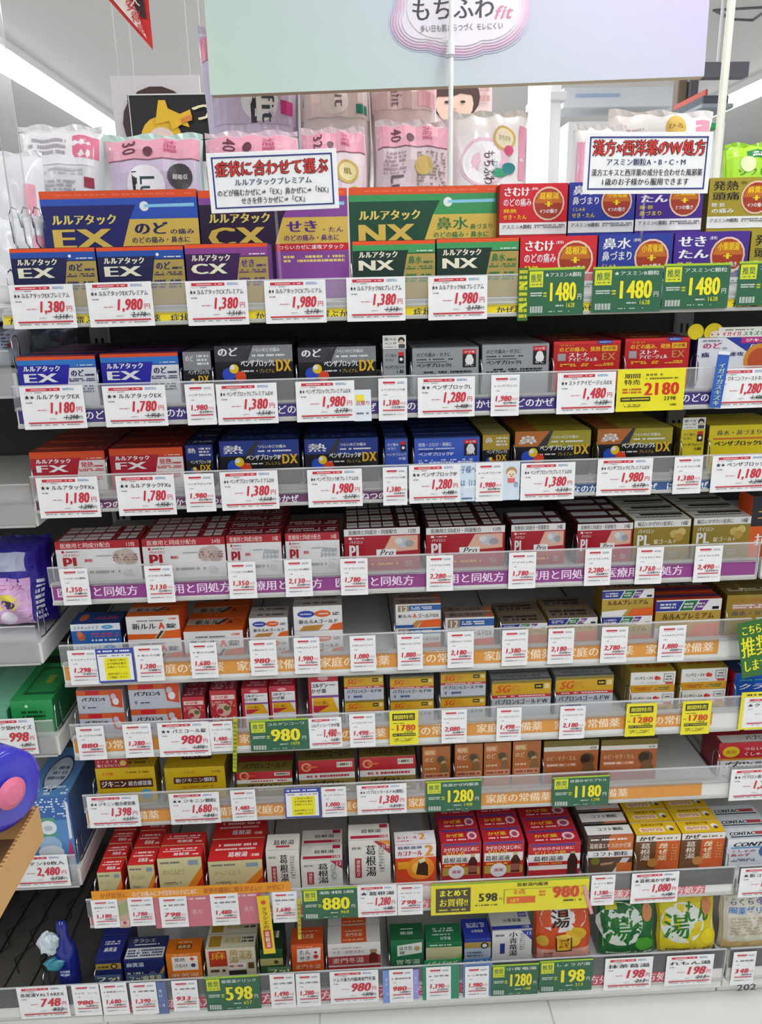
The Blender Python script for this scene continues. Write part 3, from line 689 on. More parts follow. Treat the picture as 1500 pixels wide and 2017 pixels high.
design('brown_l', 'wide olive and orange brown box with face picture', 'a88040', '6a5424', .05, [('r', 0, 0, 1, .72, 'b86838'), ('r', 0, .72, 1, .84, 'e8e4d8'), ('r', 0, .84, 1, 1, '7a6a24'), ('t', '45包', .84, .74, .96, .82, 'd', 0), ('t', 'のど・せき・たん', .05, .46, .6, .6, 'f0c8a0', 1), ('r', .05, .3, .6, .4, 'd88a60'), ('d', .07, .32, .58, .38, 'w', 1), ('c', .8, .48, .13, '6a4a2a'), ('c', .77, .5, .09, '3a2c20'), ('p', '7a5a34', (.7, .08), (.97, .08), (.9, .4), (.76, .4)), ('r', 0, 0, 1, .1, 'a83a2a')], [('r', 0, 0, 1, 1, '5c5020')])
design('pab_b', 'red and white nose box with yellow oval', 'c02430', 'q', .07, [('r', 0, 0, 1, 1, 'e8eaec'), ('r', 0, .48, 1, 1, 'c42834'), ('c', .22, .72, .15, 'e0c020', .17), ('t', '鼻炎', .12, .66, .32, .78, 'c08018', 1), ('t', 'つらい鼻み', .44, .74, .95, .86, 'w', 1), ('t', 'くしゃみに', .44, .58, .95, .7, 'w', 1), ('t', 'パブロン', .1, .22, .6, .42, 'k', 2, .2), ('t', '鼻炎', .64, .24, .95, .4, 'S', 1), ('r', 0, .46, 1, .52, 'd8902a')], [('r', 0, 0, 1, 1, 'a41c28'), ('r', .05, 0, 1, .35, 'ddd8d6'), ('t', 'パブロン', .5, .08, .95, .3, 'k', 1)])
# eighth tier
KTOP = [('r', 0, 0, 1, 1, 'cc2a28'), ('d', .15, .62, .9, .8, 'f6dcd8', 1), ('d', .1, .45, .85, .58, 'f6dcd8', 1, 3), ('t', '葛根湯', .35, .14, .72, .38, 'w', 1), ('d', .78, .1, .94, .3, 'f6dcd8', 1)]
KFRO = [('r', 0, 0, 1, 1, 'd6cf9c'), ('p', 'cc3020', (.62, 0), (.9, 0), (1, .2), (1, .5)), ('p', 'e88a20', (.4, 0), (.62, 0), (1, .5), (1, .76)), ('d', .06, .84, .5, .92, 'S', 1), ('r', .7, .8, .92, .92, '8aa0b0'), ('t', 'かっこんとう', .1, .56, .6, .72, 'b0a460', 1), ('d', .1, .3, .5, .38, '5a5030', 2), ('d', .1, .14, .3, .24, '5a5030', 1)]
design('kan_s', 'slim red and cream herbal box', 'd6cf9c', 'c22a24', .058, KFRO, KTOP)
design('kan_m', 'medium red and cream herbal box', 'd6cf9c', 'c22a24', .055, KFRO, KTOP)
design('kan_l', 'large red and cream herbal box with orange stripes', 'd6cf9c', 'c22a24', .052, KFRO, KTOP)
design('kan_xl', 'widest red and cream herbal box', 'd6cf9c', 'c22a24', .085, KFRO, KTOP)
def kw(red=True):
    return [('r', 0, 0, 1, 1, 'dedbd2'), ('v', '葛根湯', .4, .22, .66, .9, 'k', 1), ('r', .14, .2, .3, .62, 'a82a34'), ('v', '満量処方', .17, .23, .27, .59, 'f0d8d0', 0), ('d', .72, .3, .86, .86, 'S', 9, 2, .5), ('d', .08, .8, .3, .88, 'S', 1)]
design('kw_1', 'white herbal box with black vertical letters and red tab', 'dedbd2', 'b8b4a8', .07, kw(), [('r', 0, 0, 1, 1, 'd2cfc6'), ('t', '葛根湯', .2, .3, .85, .62, 'k', 1), ('r', .3, .14, .72, .26, 'a82a34')])
KT2 = [('r', 0, 0, 1, 1, 'd2cfc6'), ('t', '葛根湯', .3, .42, .8, .66, 'k', 1), ('r', .05, .08, .95, .26, 'a8243a'), ('t', '12包', .74, .09, .94, .25, 'w', 0), ('r', .76, .72, .95, .95, 'a8243a')]
design('kw_2', 'white herbal box with crimson curved band', 'dedbd2', 'b8b4a8', .07, kw() + [('p', 'a8243a', (.7, .98), (1, .98), (1, .7)), ('t', '12', .84, .84, .98, .95, 'w', 0)], KT2)
design('kw_3', 'tall white herbal box with crimson band and yellow corner', 'dedbd2', 'b8b4a8', .075, kw() + [('p', 'a8243a', (.6, .98), (1, .98), (1, .7)), ('p', 'd8901c', (.7, .98), (1, .98), (1, .86)), ('t', '21包', .8, .82, .98, .92, 'w', 0), ('p', 'a8243a', (0, 0), (1, 0), (1, .06), (.6, .02), (0, .08))], KT2)
design('kako', 'white and orange drink box with brown bottle picture', 'e', 'd0501c', .07, [('r', 0, 0, 1, 1, 'e8e6ea'), ('r', 0, 0, 1, .62, 'd8481c'), ('c', .62, .3, .34, 'f0902a'), ('c', .6, .3, .2, 'f6c050'), ('p', '3a1a10', (.5, .12), (.8, .06), (.8, .38), (.66, .6), (.58, .56)), ('p', 'e0d0b0', (.56, .54), (.72, .62), (.74, .5), (.6, .44)), ('t', 'カコナール', .05, .68, .66, .84, 'c02a28', 2), ('t', '2', .72, .66, .94, .98, 'e0902a', 2), ('t', '葛根湯液', .05, .88, .66, .97, 'n', 1), ('r', .06, .3, .34, .52, 'e8a020')], [('r', 0, 0, 1, 1, 'dcdade'), ('t', 'カコナール', .06, .4, .56, .64, 'c02a28', 2), ('t', '2', .6, .34, .76, .8, 'e0902a', 2), ('d', .06, .2, .4, .32, 'c02a28', 1), ('d', .5, .75, .9, .9, 's', 1)])
REDT = [('r', 0, 0, 1, 1, 'b01e2e'), ('c', .8, .5, .12, 'd8c0c0', .3), ('c', .8, .48, .07, 'a04060', .18), ('t', 'かぜ薬', .14, .4, .6, .7, 'e8c030', 2), ('d', .1, .14, .7, .3, 'f0d0d0', 1), ('r', .05, .84, .95, .96, '4a3a8a')]
REDF = [('r', 0, 0, 1, 1, 'b8202e'), ('r', .05, .92, .95, .98, '4a3a8a'), ('t', 'かぜのひきはじめに', .06, .74, .94, .88, 'f6e0e0', 1), ('p', 'e8e4dc', (.03, .4), (.97, .4), (.97, .66), (.03, .66)), ('t', 'ドリンク', .1, .6, .6, .76, 'e8c030', 2), ('t', '葛根湯液', .05, .42, .66, .58, 'd', 2), ('r', .03, .28, .97, .4, 'c82a20'), ('d', .08, .3, .6, .38, 'e8c030', 1), ('r', .03, .04, .97, .28, 'b89a40'), ('c', .38, .14, .2, 'e4e4ea'), ('t', '満量', .26, .1, .5, .2, 'b03a50', 1), ('p', '4a1c14', (.68, .06), (.9, .06), (.9, .44), (.83, .58), (.75, .58), (.68, .44)), ('r', .74, .58, .84, .68, 'c8b080'), ('r', .68, .12, .9, .32, '9a5a50')]
design('red_drink', 'red drink box with yellow letters and bottle picture', 'b8202e', 'q', .05, REDF, REDT)
design('red_drink_w', 'wider red drink box with white band', 'c0202e', 'q', .05, [('r', 0, 0, 1, 1, 'c0202e'), ('r', .04, .9, .9, .97, '4a3a8a'), ('t', 'かぜのひきはじめに', .08, .76, .88, .87, 'f6e0e0', 1), ('r', .0, .08, 1, .62, 'e8e6e2'), ('t', 'ドリンク剤', .1, .6, .72, .74, 'e8c030', 2), ('t', '葛根湯液', .1, .38, .68, .56, 'd', 2), ('r', 0, .24, 1, .36, 'c02028'), ('d', .2, .26, .65, .34, 'd89a30', 1), ('p', '3a1a14', (.76, .0), (.95, .0), (.95, .4), (.89, .62), (.81, .62), (.76, .4)), ('r', .81, .62, .9, .7, 'b8a070')], REDT)
design('koft', 'white and brown granule box with black name', 'e0dedc', '6a5a50', .06, [('r', 0, 0, 1, 1, '5a4034'), ('r', .46, 0, 1, 1, 'cc6a2a'), ('d', .06, .86, .95, .94, 'w', 1), ('t', '葛根湯エキスのかぜ薬', .04, .6, .96, .78, 'e8d8c8', 1), ('r', 0, .3, 1, .52, 'ecebe9'), ('t', 'コフト顆粒', .1, .33, .9, .49, 'k', 2), ('r', 0, 0, 1, .28, '5a4434'), ('c', .18, .18, .1, '7a7a30'), ('p', 'b89070', (.3, .02), (.55, .06), (.6, .14), (.3, .1)), ('p', 'd8d4d4', (.5, .0), (.66, .0), (.95, .26), (.78, .26)), ('r', .66, 0, 1, .1, 'cc6a2a')], [('r', 0, 0, 1, 1, 'dcdad8'), ('r', 0, 0, .5, .12, '4a3a34'), ('r', .5, 0, 1, .12, 'c8703a'), ('t', 'コフト顆粒', .24, .42, .84, .7, 'k', 2), ('r', 0, .86, 1, 1, 'k')])
design('kaze_y', 'yellow and brown herbal cold box', 'd8b020', 'c0901c', .062, [('r', 0, 0, 1, 1, '6a4424'), ('r', .46, 0, 1, 1, 'cc5a24'), ('r', 0, .78, 1, 1, 'e6e0d4'), ('t', 'かぜ', .06, .8, .42, .97, '3a2418', 2), ('d', .46, .83, .95, .92, '6a5a4a', 1), ('v', '葛根湯', .1, .12, .34, .74, 'e8dcc8', 2), ('v', '総合', .6, .3, .72, .74, 'f0d8b0', 1), ('v', 'かぜ薬', .5, .1, .72, .74, 'f0d8b0', 2), ('d', .8, .1, .94, .7, 'e0a860', 6, 2, .6), ('c', .4, .05, .12, 'b8803a')], [('r', 0, 0, 1, 1, 'dcb418'), ('t', '葛根湯かぜ薬', .2, .7, .72, .9, '5a4410', 1), ('r', .12, .2, .68, .56, 'e8d8b8'), ('d', .16, .26, .64, .5, 'c04a30', 2), ('c', .82, .5, .08, 'e8e4d8'), ('c', .84, .38, .05, '5a4a3a')])
design('contac', 'white and blue cold box with black sloped name', 'e2e4e6', 'a8b4c0', .06, [('r', 0, 0, 1, 1, 'd8dfe6'), ('r', 0, .78, 1, 1, 'e8e8e8'), ('t', 'CONTAC', .1, .7, 1.0, .86, 'k', 2, .3), ('r', .08, .62, 1, .68, '6a9ac8'), ('t', 'くしゃみ', .08, .46, .6, .58, 'b03a3a', 1), ('t', '鼻みず', .08, .3, .5, .42, 'b03a3a', 1), ('c', .8, .48, .14, '4a6ab0'), ('d', .74, .44, .9, .54, 'w', 1), ('d', .1, .1, .6, .22, 'd', 2)], [('r', 0, 0, 1, 1, 'cdd3d8'), ('t', 'CONTAC', .08, .3, .6, .6, 'k', 2, .3), ('r', .62, .32, .92, .6, 'b04048'), ('r', .08, .1, .95, .2, '22303e')])
# bottom tier
design('navy_s', 'navy herbal box with gold band, narrow', '1c2860', 'n', .07, [('r', 0, 0, 1, 1, '1e2a66'), ('r', 0, .66, 1, .86, 'b09440'), ('c', .72, .76, .14, '3a2c14'), ('c', .72, .76, .08, 'c8a84a'), ('d', .1, .7, .5, .8, '3a2c14', 1), ('d', .1, .4, .8, .5, 'w', 1), ('r', 0, 0, 1, .26, '2a3c80')], [('r', 0, 0, 1, 1, '222c78'), ('d', .2, .6, .8, .8, 'w', 2), ('t', '麻黄湯', .25, .3, .75, .5, 'w', 1)])
design('navy_w', 'navy herbal box with white text panel', '1c2860', 'n', .07, [('r', 0, 0, 1, 1, '1e2a66'), ('t', '麻黄湯', .06, .76, .5, .92, 'dfe4f0', 1), ('d', .06, .5, .5, .6, 'w', 1), ('c', .7, .5, .09, '6a7090'), ('p', 'b89a40', (.7, .2), (.8, .2), (1, .6), (1, .76))], [('r', 0, 0, 1, 1, '2a3564'), ('t', 'クラシエ', .1, .72, .7, .92, 'c8c8b0', 2), ('d', .15, .6, .85, .68, 'w', 1), ('r', .02, .05, .98, .5, 'd8dade'), ('d', .06, .1, .94, .44, '22305e', 3, 1, .9)])
design('orange_s', 'bright orange herbal box with white panel', 'dc7414', 'b05a10', .07, [('r', 0, 0, 1, 1, 'e07a14'), ('r', .16, .3, .9, .86, 'f0ece6'), ('t', '発熱', .22, .66, .54, .82, 'd', 1), ('t', 'さむけ', .22, .42, .6, .58, 'd', 1), ('c', .74, .76, .06, 'd8602a'), ('c', .76, .5, .07, '3a5080'), ('t', '麻黄湯', .1, .04, .9, .2, 'f0d8b8', 1), ('t', 'かぜに', .2, .9, .7, .98, 'f0d8b8', 0)], [('r', 0, 0, 1, 1, 'd06a10'), ('r', .28, .25, .72, .6, '7a3a0c'), ('t', '麻黄湯', .32, .3, .68, .55, 'f0c890', 1), ('d', .3, .7, .7, .8, 'f0d8b8', 1)])
design('cream_herb', 'cream herbal box with gold letters and red block', 'd8d2b4', 'a09878', .07, [('r', 0, 0, 1, 1, 'dcd6be'), ('r', .06, .4, .42, .92, 'c03a20'), ('t', '麻', .1, .62, .4, .9, 'e0a030', 2), ('v', '黄湯', .46, .5, .66, .95, 'b89a50', 1), ('t', '湯液', .66, .6, .94, .92, 'b89a50', 1), ('r', .44, .3, .8, .5, 'f0e8e0'), ('d', .46, .34, .78, .46, 'b05a5a', 1), ('r', .84, .3, .96, .5, '6a4a2a'), ('r', .44, .1, .8, .26, '2a2620'), ('d', .06, .2, .4, .34, '5a2a18', 1)], [('r', 0, 0, 1, 1, 'd0cab0'), ('r', .06, .1, .3, .9, 'a88420'), ('t', '麻黄湯', .36, .3, .7, .8, 'b8a850', 1), ('d', .72, .3, .96, .8, 'k', 2)])
design('dkgreen_s', 'narrow dark green herbal box', '1f4a2a', '16341e', .07, [('r', 0, 0, 1, 1, '22502c'), ('r', 0, .5, 1, .72, 'b8b070'), ('c', .7, .6, .1, '4a4420')], [('r', 0, 0, 1, 1, '16341e'), ('d', .2, .3, .8, .7, 'X', 1)])
design('orange_r', 'red orange herbal box with white tilted panel', 'd8561c', 'a83e12', .07, [('r', 0, 0, 1, 1, 'dc5a1c'), ('p', 'ece8e4', (.16, .32), (.9, .38), (.92, .86), (.18, .82)), ('t', 'たん', .24, .6, .6, .78, 'd', 1), ('t', 'せき', .24, .38, .6, .56, 'd', 1), ('c', .76, .68, .05, 'c03030'), ('c', .76, .52, .08, 'c83a2a'), ('t', '麦門冬湯', .1, .06, .9, .24, 'f0c8a0', 1), ('d', .2, .88, .7, .94, 'f0c8a0', 1)], [('r', 0, 0, 1, 1, 'c84c18'), ('t', '五虎湯', .3, .3, .7, .6, 'f0c8a0', 1), ('d', .2, .7, .8, .8, 'f0c8a0', 1)])
design('bakumon', 'white drink box with orange square and red band', 'dedcd8', 'b0aca8', .075, [('r', 0, 0, 1, 1, 'e2e0dc'), ('d', .08, .78, .7, .84, 'b0908a', 1), ('t', 'せき・気管支炎に', .08, .6, .72, .72, 'b07a7a', 1), ('r', 0, .16, 1, .5, 'a8403c'), ('t', '麦門冬湯', .08, .22, .68, .44, 'e8d0c8', 2), ('p', '6a1c1c', (.78, .2), (.95, .2), (.95, .5), (.9, .6), (.83, .6), (.78, .5)), ('r', .8, .6, .93, .72, 'a89060'), ('r', 0, 0, 1, .1, 'c03030')], [('r', 0, 0, 1, 1, 'd8d6d4'), ('r', .26, 0, .74, 1, 'd85a24'), ('t', '麦門冬湯', .34, .35, .66, .55, 'f6d8c0', 1), ('d', .34, .6, .66, .72, 'f6d8c0', 1), ('d', .3, .1, .7, .2, 'f6d8c0', 1)])
design('green_tilt', 'green herbal box with tilted white panel', '1c6a40', '124a2c', .07, [('r', 0, 0, 1, 1, '1f7044'), ('p', 'dfe6dc', (.2, .4), (.95, .5), (.95, .9), (.2, .8)), ('t', 'はき気', .26, .62, .66, .78, 'd', 1), ('t', '胃', .26, .46, .44, .6, 'd', 1), ('c', .8, .68, .09, 'b8a060'), ('t', '胃苓湯', .15, .08, .9, .28, 'd8ecd8', 1)], [('r', 0, 0, 1, 1, '1a6038'), ('t', '柴胡', .3, .3, .7, .5, 'd8ecd8', 1), ('d', .3, .6, .7, .7, 'd8ecd8', 1)])
design('green_lt', 'green and cream herbal box with leaf stripe', '1f7a4a', '17603a', .07, [('r', 0, 0, 1, 1, 'd2cfa0'), ('r', 0, .84, 1, 1, '1f7a4a'), ('p', '4aa82a', (.6, .04), (1, .5), (1, .3), (.78, .0)), ('p', '8ad040', (.5, .04), (1, .62), (1, .5), (.6, .04)), ('d', .1, .3, .5, .38, '5a5a3a', 1), ('d', .1, .1, .4, .2, '5a5a3a', 1), ('d', .1, .88, .7, .96, 'd8ecd8', 1)], [('r', 0, 0, 1, 1, '1f7a4a'), ('t', '甘草湯', .4, .12, .7, .3, 'e8f4e8', 1), ('d', .2, .55, .8, .8, 'e8f4e8', 2), ('d', .2, .36, .7, .46, 'e8f4e8', 1)])
design('blue_t', 'royal blue herbal box with gold ring', '2a3ca0', '1c2a70', .07, [('r', 0, 0, 1, 1, 'b8c4d4'), ('r', 0, .7, 1, .9, 'b89a50'), ('r', 0, .9, 1, 1, '2a3ca0'), ('c', .76, .78, .15, '3a3420'), ('c', .76, .78, .09, 'e0e0e0'), ('d', .1, .4, .7, .6, '5a6a8a', 2), ('p', '2a3ca0', (.6, .1), (1, .4), (1, .1))], [('r', 0, 0, 1, 1, '2a3ca8'), ('d', .15, .55, .85, .8, 'w', 3), ('t', '小青竜湯', .3, .3, .75, .45, 'w', 1)])
design('white_sei', 'white herbal box with blue bands and vertical letters', 'dcdcdc', 'b4b4b8', .075, [('r', 0, 0, 1, 1, 'dcdbd8'), ('v', '小青竜湯', .42, .1, .64, .96, 'k', 1), ('r', .2, .2, .32, .56, '2a3a8a'), ('d', .7, .3, .82, .9, 'S', 8, 1, .5), ('p', '2a3a9a', (.72, .99), (1, .99), (1, .64)), ('t', '12', .85, .84, .98, .94, 'w', 0), ('d', .08, .8, .3, .9, 'S', 1)], [('r', 0, 0, 1, 1, 'd6d5d2'), ('r', 0, .04, 1, .22, '2a3a9a'), ('t', '12包', .76, .06, .95, .2, 'w', 0), ('t', '小青竜湯', .3, .38, .78, .56, 'k', 1), ('r', .74, .62, .94, .85, '2a3a9a'), ('d', .76, .66, .92, .8, 'w', 2)])

CARTON = {}
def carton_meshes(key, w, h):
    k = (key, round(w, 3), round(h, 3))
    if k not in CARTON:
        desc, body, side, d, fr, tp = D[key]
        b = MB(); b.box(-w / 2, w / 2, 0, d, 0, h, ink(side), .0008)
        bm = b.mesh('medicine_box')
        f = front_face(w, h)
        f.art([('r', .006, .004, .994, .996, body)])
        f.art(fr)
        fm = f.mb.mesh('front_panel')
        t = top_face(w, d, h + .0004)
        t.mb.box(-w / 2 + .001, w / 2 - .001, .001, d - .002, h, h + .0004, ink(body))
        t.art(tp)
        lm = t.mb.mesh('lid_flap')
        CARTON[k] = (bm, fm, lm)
    return CARTON[k]

RECS = []
def carton(key, w, h, loc, rz=0., front=True, name='medicine_box'):
    bm, fm, lm = carton_meshes(key, w, h)
    o = add(name, bm, None, loc)
    o.rotation_euler.z = rz
    if front:
        add('front_panel', fm, o)
    add('lid_flap', lm, o)
    return o

# rows: design, left and right pixel of the front's upper edge, its pixel height; q boxes queued behind; hp pixel height of one box of a stack; f extra distance behind the front row
ROWS = [
 [('ex_gold', 17, 186, 491, {}), ('ex_gold', 188, 360, 488, {}), ('cx_gold', 362, 526, 482, {}), ('nx_gold', 693, 857, 476, {}), ('nx_gold', 859, 1022, 471, {}),
  ('as_a', 1024, 1177, 467, {}), ('as_b', 1179, 1327, 462, {}), ('as_c', 1329, 1478, 458, {}), ('as_m', 1480, 1625, 455, {}),
  ('ex_big', 75, 386, 379, dict(f=.16)), ('cx_big', 388, 683, 377, dict(f=.16)), ('nx_big', 686, 982, 371, dict(f=.16)),
  ('as_a', 984, 1119, 363, dict(f=.13, zb=463)), ('as_b', 1121, 1253, 360, dict(f=.13, zb=459)), ('as_c', 1255, 1388, 356, dict(f=.13, zb=455)), ('as_m', 1398, 1530, 351, dict(f=.13, zb=450))],
 [('ex', 30, 187, 704, dict(q=3)), ('ex', 195, 350, 698, dict(q=3)), ('dx_l_mini', 358, 414, 693, dict(q=3)), ('dx_l', 420, 575, 682, dict(q=2)), ('dx_l', 585, 740, 685, dict(q=2)),
  ('p_l_mini', 753, 799, 688, dict(q=1)), ('p_l', 811, 943, 686, dict(q=2)), ('p_l', 949, 1082, 679, dict(q=2)), ('stona', 1090, 1223, 673, dict(q=2)), ('stona', 1231, 1360, 667, dict(q=2)), ('jik_neo', 1374, 1530, 666, dict(q=1))],
 [('fx', 56, 205, 891, dict(q=4)), ('fx', 213, 359, 884, dict(q=4)), ('dx_ip_mini', 363, 418, 877, dict(q=4)), ('dx_ip', 430, 588, 869, dict(q=2)), ('dx_ip', 598, 744, 865, dict(q=2)), ('p_ip_mini', 757, 803, 865, dict(q=5)),
  ('p_ip', 815, 945, 864, dict(q=5)), ('dx_s_mini', 950, 1004, 856, dict(q=3)), ('dx_s', 1014, 1164, 850, dict(q=2)), ('dx_s', 1177, 1325, 845, dict(q=2)), ('p_s_mini', 1341, 1389, 845, {}), ('p_s', 1397, 1545, 838, dict(q=1))],
 [('pl_g', 106, 273, 1068, dict(q=1)), ('pl_g2', 277, 442, 1062, dict(q=2)), ('pl_t', 444, 553, 1055, dict(q=5)), ('pl_t', 560, 668, 1051, dict(q=1)), ('pro_g', 676, 827, 1042, dict(q=4)), ('pro_g', 838, 995, 1039, dict(q=3)), ('pro_t', 1006, 1114, 1033, dict(q=1)),
  ('pro_t', 1137, 1247, 1032, dict(q=5)), ('pl_gold', 1249, 1361, 1025, dict(q=3)), ('pl_gold', 1366, 1480, 1020, dict(q=3)), ('orange_kan', 1483, 1590, 978, {})],
 [('estac', 137, 236, 1229, dict(hp=40)), ('lulu_a', 246, 352, 1214, dict(hp=42, q=1)), ('lulu_a2', 360, 478, 1244, dict(q=2)), ('lulu_gold', 489, 566, 1217, dict(hp=40, q=1)), ('lulu_gold', 576, 673, 1194, dict(hp=44, q=1)),
  ('lulu_dx', 778, 868, 1190, dict(hp=46, q=1)), ('lulu_dx', 876, 973, 1217, dict(hp=44, q=1)), ('prem_t', 986, 1078, 1229, dict(q=1)), ('prem_t', 1080, 1177, 1218, dict(q=1)), ('prem', 1186, 1289, 1162, dict(hp=52)), ('prem_big', 1292, 1422, 1182, dict(q=1)), ('gold_r', 1432, 1540, 1172, dict(q=1))],
 [('pab_s', 148, 240, 1360, dict(hp=48, q=1)), ('pab_s', 250, 352, 1347, dict(hp=45)), ('bird', 357, 402, 1373, dict(q=1)), ('bird', 411, 464, 1360, dict(q=1)), ('colg', 474, 526, 1356, dict(q=1)), ('colg', 528, 580, 1352, dict(q=1)), ('colg2', 605, 665, 1328, {}),
  ('sg', 676, 755, 1331, dict(hp=52)), ('sg', 767, 854, 1333, dict(hp=52, q=1)), ('sg', 867, 957, 1324, dict(hp=48)), ('sg_big', 968, 1086, 1341, dict(q=1)), ('sg_big', 1094, 1209, 1333, dict(q=1)), ('benza_a', 1242, 1331, 1324, dict(hp=43, q=1)), ('benza_a', 1342, 1434, 1317, dict(hp=43, q=1)), ('clari', 1447, 1560, 1325, dict(q=1))],
 [('jik_y', 186, 304, 1513, {}), ('jik_y2', 322, 442, 1512, dict(q=1)), ('pab_g_low', 464, 575, 1520, dict(q=1)), ('pab_g', 586, 698, 1497, {}), ('pab_g', 707, 818, 1490, {}), ('brown_s', 831, 887, 1471, {}), ('brown_s', 895, 951, 1466, {}), ('brown_s', 953, 1007, 1463, {}), ('brown_s', 1010, 1066, 1460, {}),
  ('brown_l', 1071, 1180, 1459, {}), ('brown_l', 1184, 1296, 1457, {}), ('pab_b', 1416, 1530, 1463, {})],
 [('kan_s', 190, 238, 1718, dict(q=3)), ('kan_m', 250, 303, 1704, dict(q=2)), ('kan_l', 308, 396, 1690, dict(q=1)), ('kan_xl', 408, 516, 1696, dict(q=1)), ('kw_1', 522, 588, 1675, {}), ('kw_2', 591, 674, 1695, dict(q=1)), ('kw_3', 685, 768, 1655, {}), ('kako', 777, 859, 1664, {}),
  ('red_drink', 868, 948, 1661, dict(q=2)), ('red_drink', 951, 1033, 1657, dict(q=2)), ('red_drink_w', 1040, 1144, 1661, dict(q=3)), ('koft', 1158, 1248, 1648, dict(q=3)), ('kaze_y', 1253, 1341, 1645, dict(q=2)), ('kaze_y', 1343, 1429, 1641, dict(q=2)), ('contac', 1433, 1530, 1652, dict(q=2))],
 [('navy_s', 186, 237, 1890, dict(q=1)), ('navy_w', 242, 322, 1891, {}), ('orange_s', 325, 395, 1878, {}), ('cream_herb', 403, 502, 1868, dict(q=1)), ('dkgreen_s', 510, 556, 1870, {}), ('orange_r', 572, 636, 1860, {}), ('bakumon', 644, 749, 1858, dict(q=1)), ('green_tilt', 768, 834, 1852, {}), ('green_lt', 838, 910, 1857, {}), ('blue_t', 914, 967, 1850, {}), ('white_sei', 969, 1048, 1833, {})],
]
for k, dd in dict(kan_s=.036, kan_m=.045, kan_l=.032, kan_xl=.058, kw_1=.043, kw_2=.04, kw_3=.043, kako=.036, red_drink=.036, red_drink_w=.034, koft=.034, kaze_y=.034, contac=.03, navy_s=.055, navy_w=.055, orange_s=.034, cream_herb=.032, orange_r=.04, bakumon=.042, green_tilt=.04, green_lt=.045, blue_t=.05, white_sei=.05, lulu_a=.036, lulu_gold=.022, lulu_dx=.022, sg=.02, sg_big=.022, prem_big=.03, jik_y=.04, pab_s=.025, colg=.03).items():
    D[k] = D[k][:3] + (dd,) + D[k][4:]

def squeeze(art, k):
    "moves artwork towards the upper edge: most boxes show only their upper part above the rail"
    f = lambda v: v if v <= .001 or v >= 1.05 else 1 - (1 - v) * k
    out = []
    for q in art:
        q = list(q)
        if q[0] in 'rd': q[2], q[4] = f(q[2]), f(q[4])
        elif q[0] in 'tv': q[3], q[5] = f(q[3]), f(q[5])
        elif q[0] == 'p': q[2:] = [(u, f(v)) for u, v in q[2:]]
        elif q[0] == 'c':
            q[2] = f(q[2])
            if len(q) > 5: q[5] *= k
        out.append(tuple(q))
    return out
for k, kk in dict(ex_gold=.8, cx_gold=.8, nx_gold=.8, ex=.82, fx=.82, ex_big=.74, cx_big=.74, nx_big=.74, as_a=.92, as_b=.92, as_c=.92, as_m=.92, p_l=.72, p_ip=.76, p_l_mini=.75, p_ip_mini=.75, p_s_mini=.75, p_s=.75,
                  dx_l_mini=.8, dx_ip_mini=.8, dx_s_mini=.8, stona=.54, jik_neo=.64, jik_y=0.86, jik_y2=0.86, pab_g=1, pab_g_low=.8, brown_s=0.79, brown_l=0.88, pab_b=1, kw_1=0.95, kw_2=0.95, kw_3=0.95, kako=0.8, red_drink=0.8, red_drink_w=0.78,
                  koft=0.72, kaze_y=0.72, contac=0.8, kan_s=0.92, kan_m=0.92, kan_l=0.92, kan_xl=0.92, navy_s=0.95, orange_s=0.74, orange_r=0.74, bakumon=0.75, green_tilt=0.78, cream_herb=0.84, green_lt=0.95, blue_t=0.95, white_sei=0.75, sg_big=0.89, colg=0.68, colg2=0.8, bird=.8, clari=0.68, gold_r=0.84, prem_big=0.84, prem_t=0.72).items():
    a = D[k]
    D[k] = a[:4] + (squeeze(a[4], kk),) + a[5:]

for i, row in enumerate(ROWS):
    last = None
    for key, x0, x1, yt, op in row:
        Yf = YR[i] + .032 + op.get('f', 0)
        a, c = at(x0, yt, Yf), at(x1, yt - .03 * (x1 - x0), Yf)
        xc, w, zt = (a.x + c.x) / 2, c.x - a.x - .001, (a.z + c.z) / 2
        zb = BZ[i]
        d = D[key][3]
        if 'zb' in op:
            zb = at(x0, op['zb'], Yf).z
            h = zb - BZ[i]
            o = carton(key, w, h - .0008, (xc, Yf, BZ[i]), 0)     # the box the upper one stands on
            RECS.append((o, key, i, xc, 'back row, under the upper one', -1, 0))
        n = 1
        if 'hp' in op:
            h1 = zt - at((x0 + x1) / 2, yt + op['hp'] - .015 * (x1 - x0), Yf).z
            n = max(1, round((zt - zb) / h1))
        h = (zt - zb) / n
        for q in range(op.get('q', 0) + 1):
            lev = random.uniform(-.001, .001)
            for s in range(n):
                rz = random.uniform(-.012, .012) * (1 if q == 0 else 1.4)
                if i == 0:
                    rz *= .25
                hh = h - (.0008 if n > 1 else .0005)
                o = carton(key, w, hh, (xc + (random.uniform(-.0006, .0006) if q else 0), Yf + q * (d + .003), zb + s * h), rz, front=(q == 0 or i > 6))
                RECS.append((o, key, i, xc, 'back' if op.get('f') else '', n - 1 - s if n > 1 else -1, q))
        if not op.get('f'):
            if (last is None and xc - w / 2 - .004 > XL) or (last is not None and xc - w / 2 - last > .0055):
                divider(i, (xc - w / 2) - .0028)
            last = xc + w / 2
            if i > 0:
                divider(i, xc + w / 2 + .003) if False else None

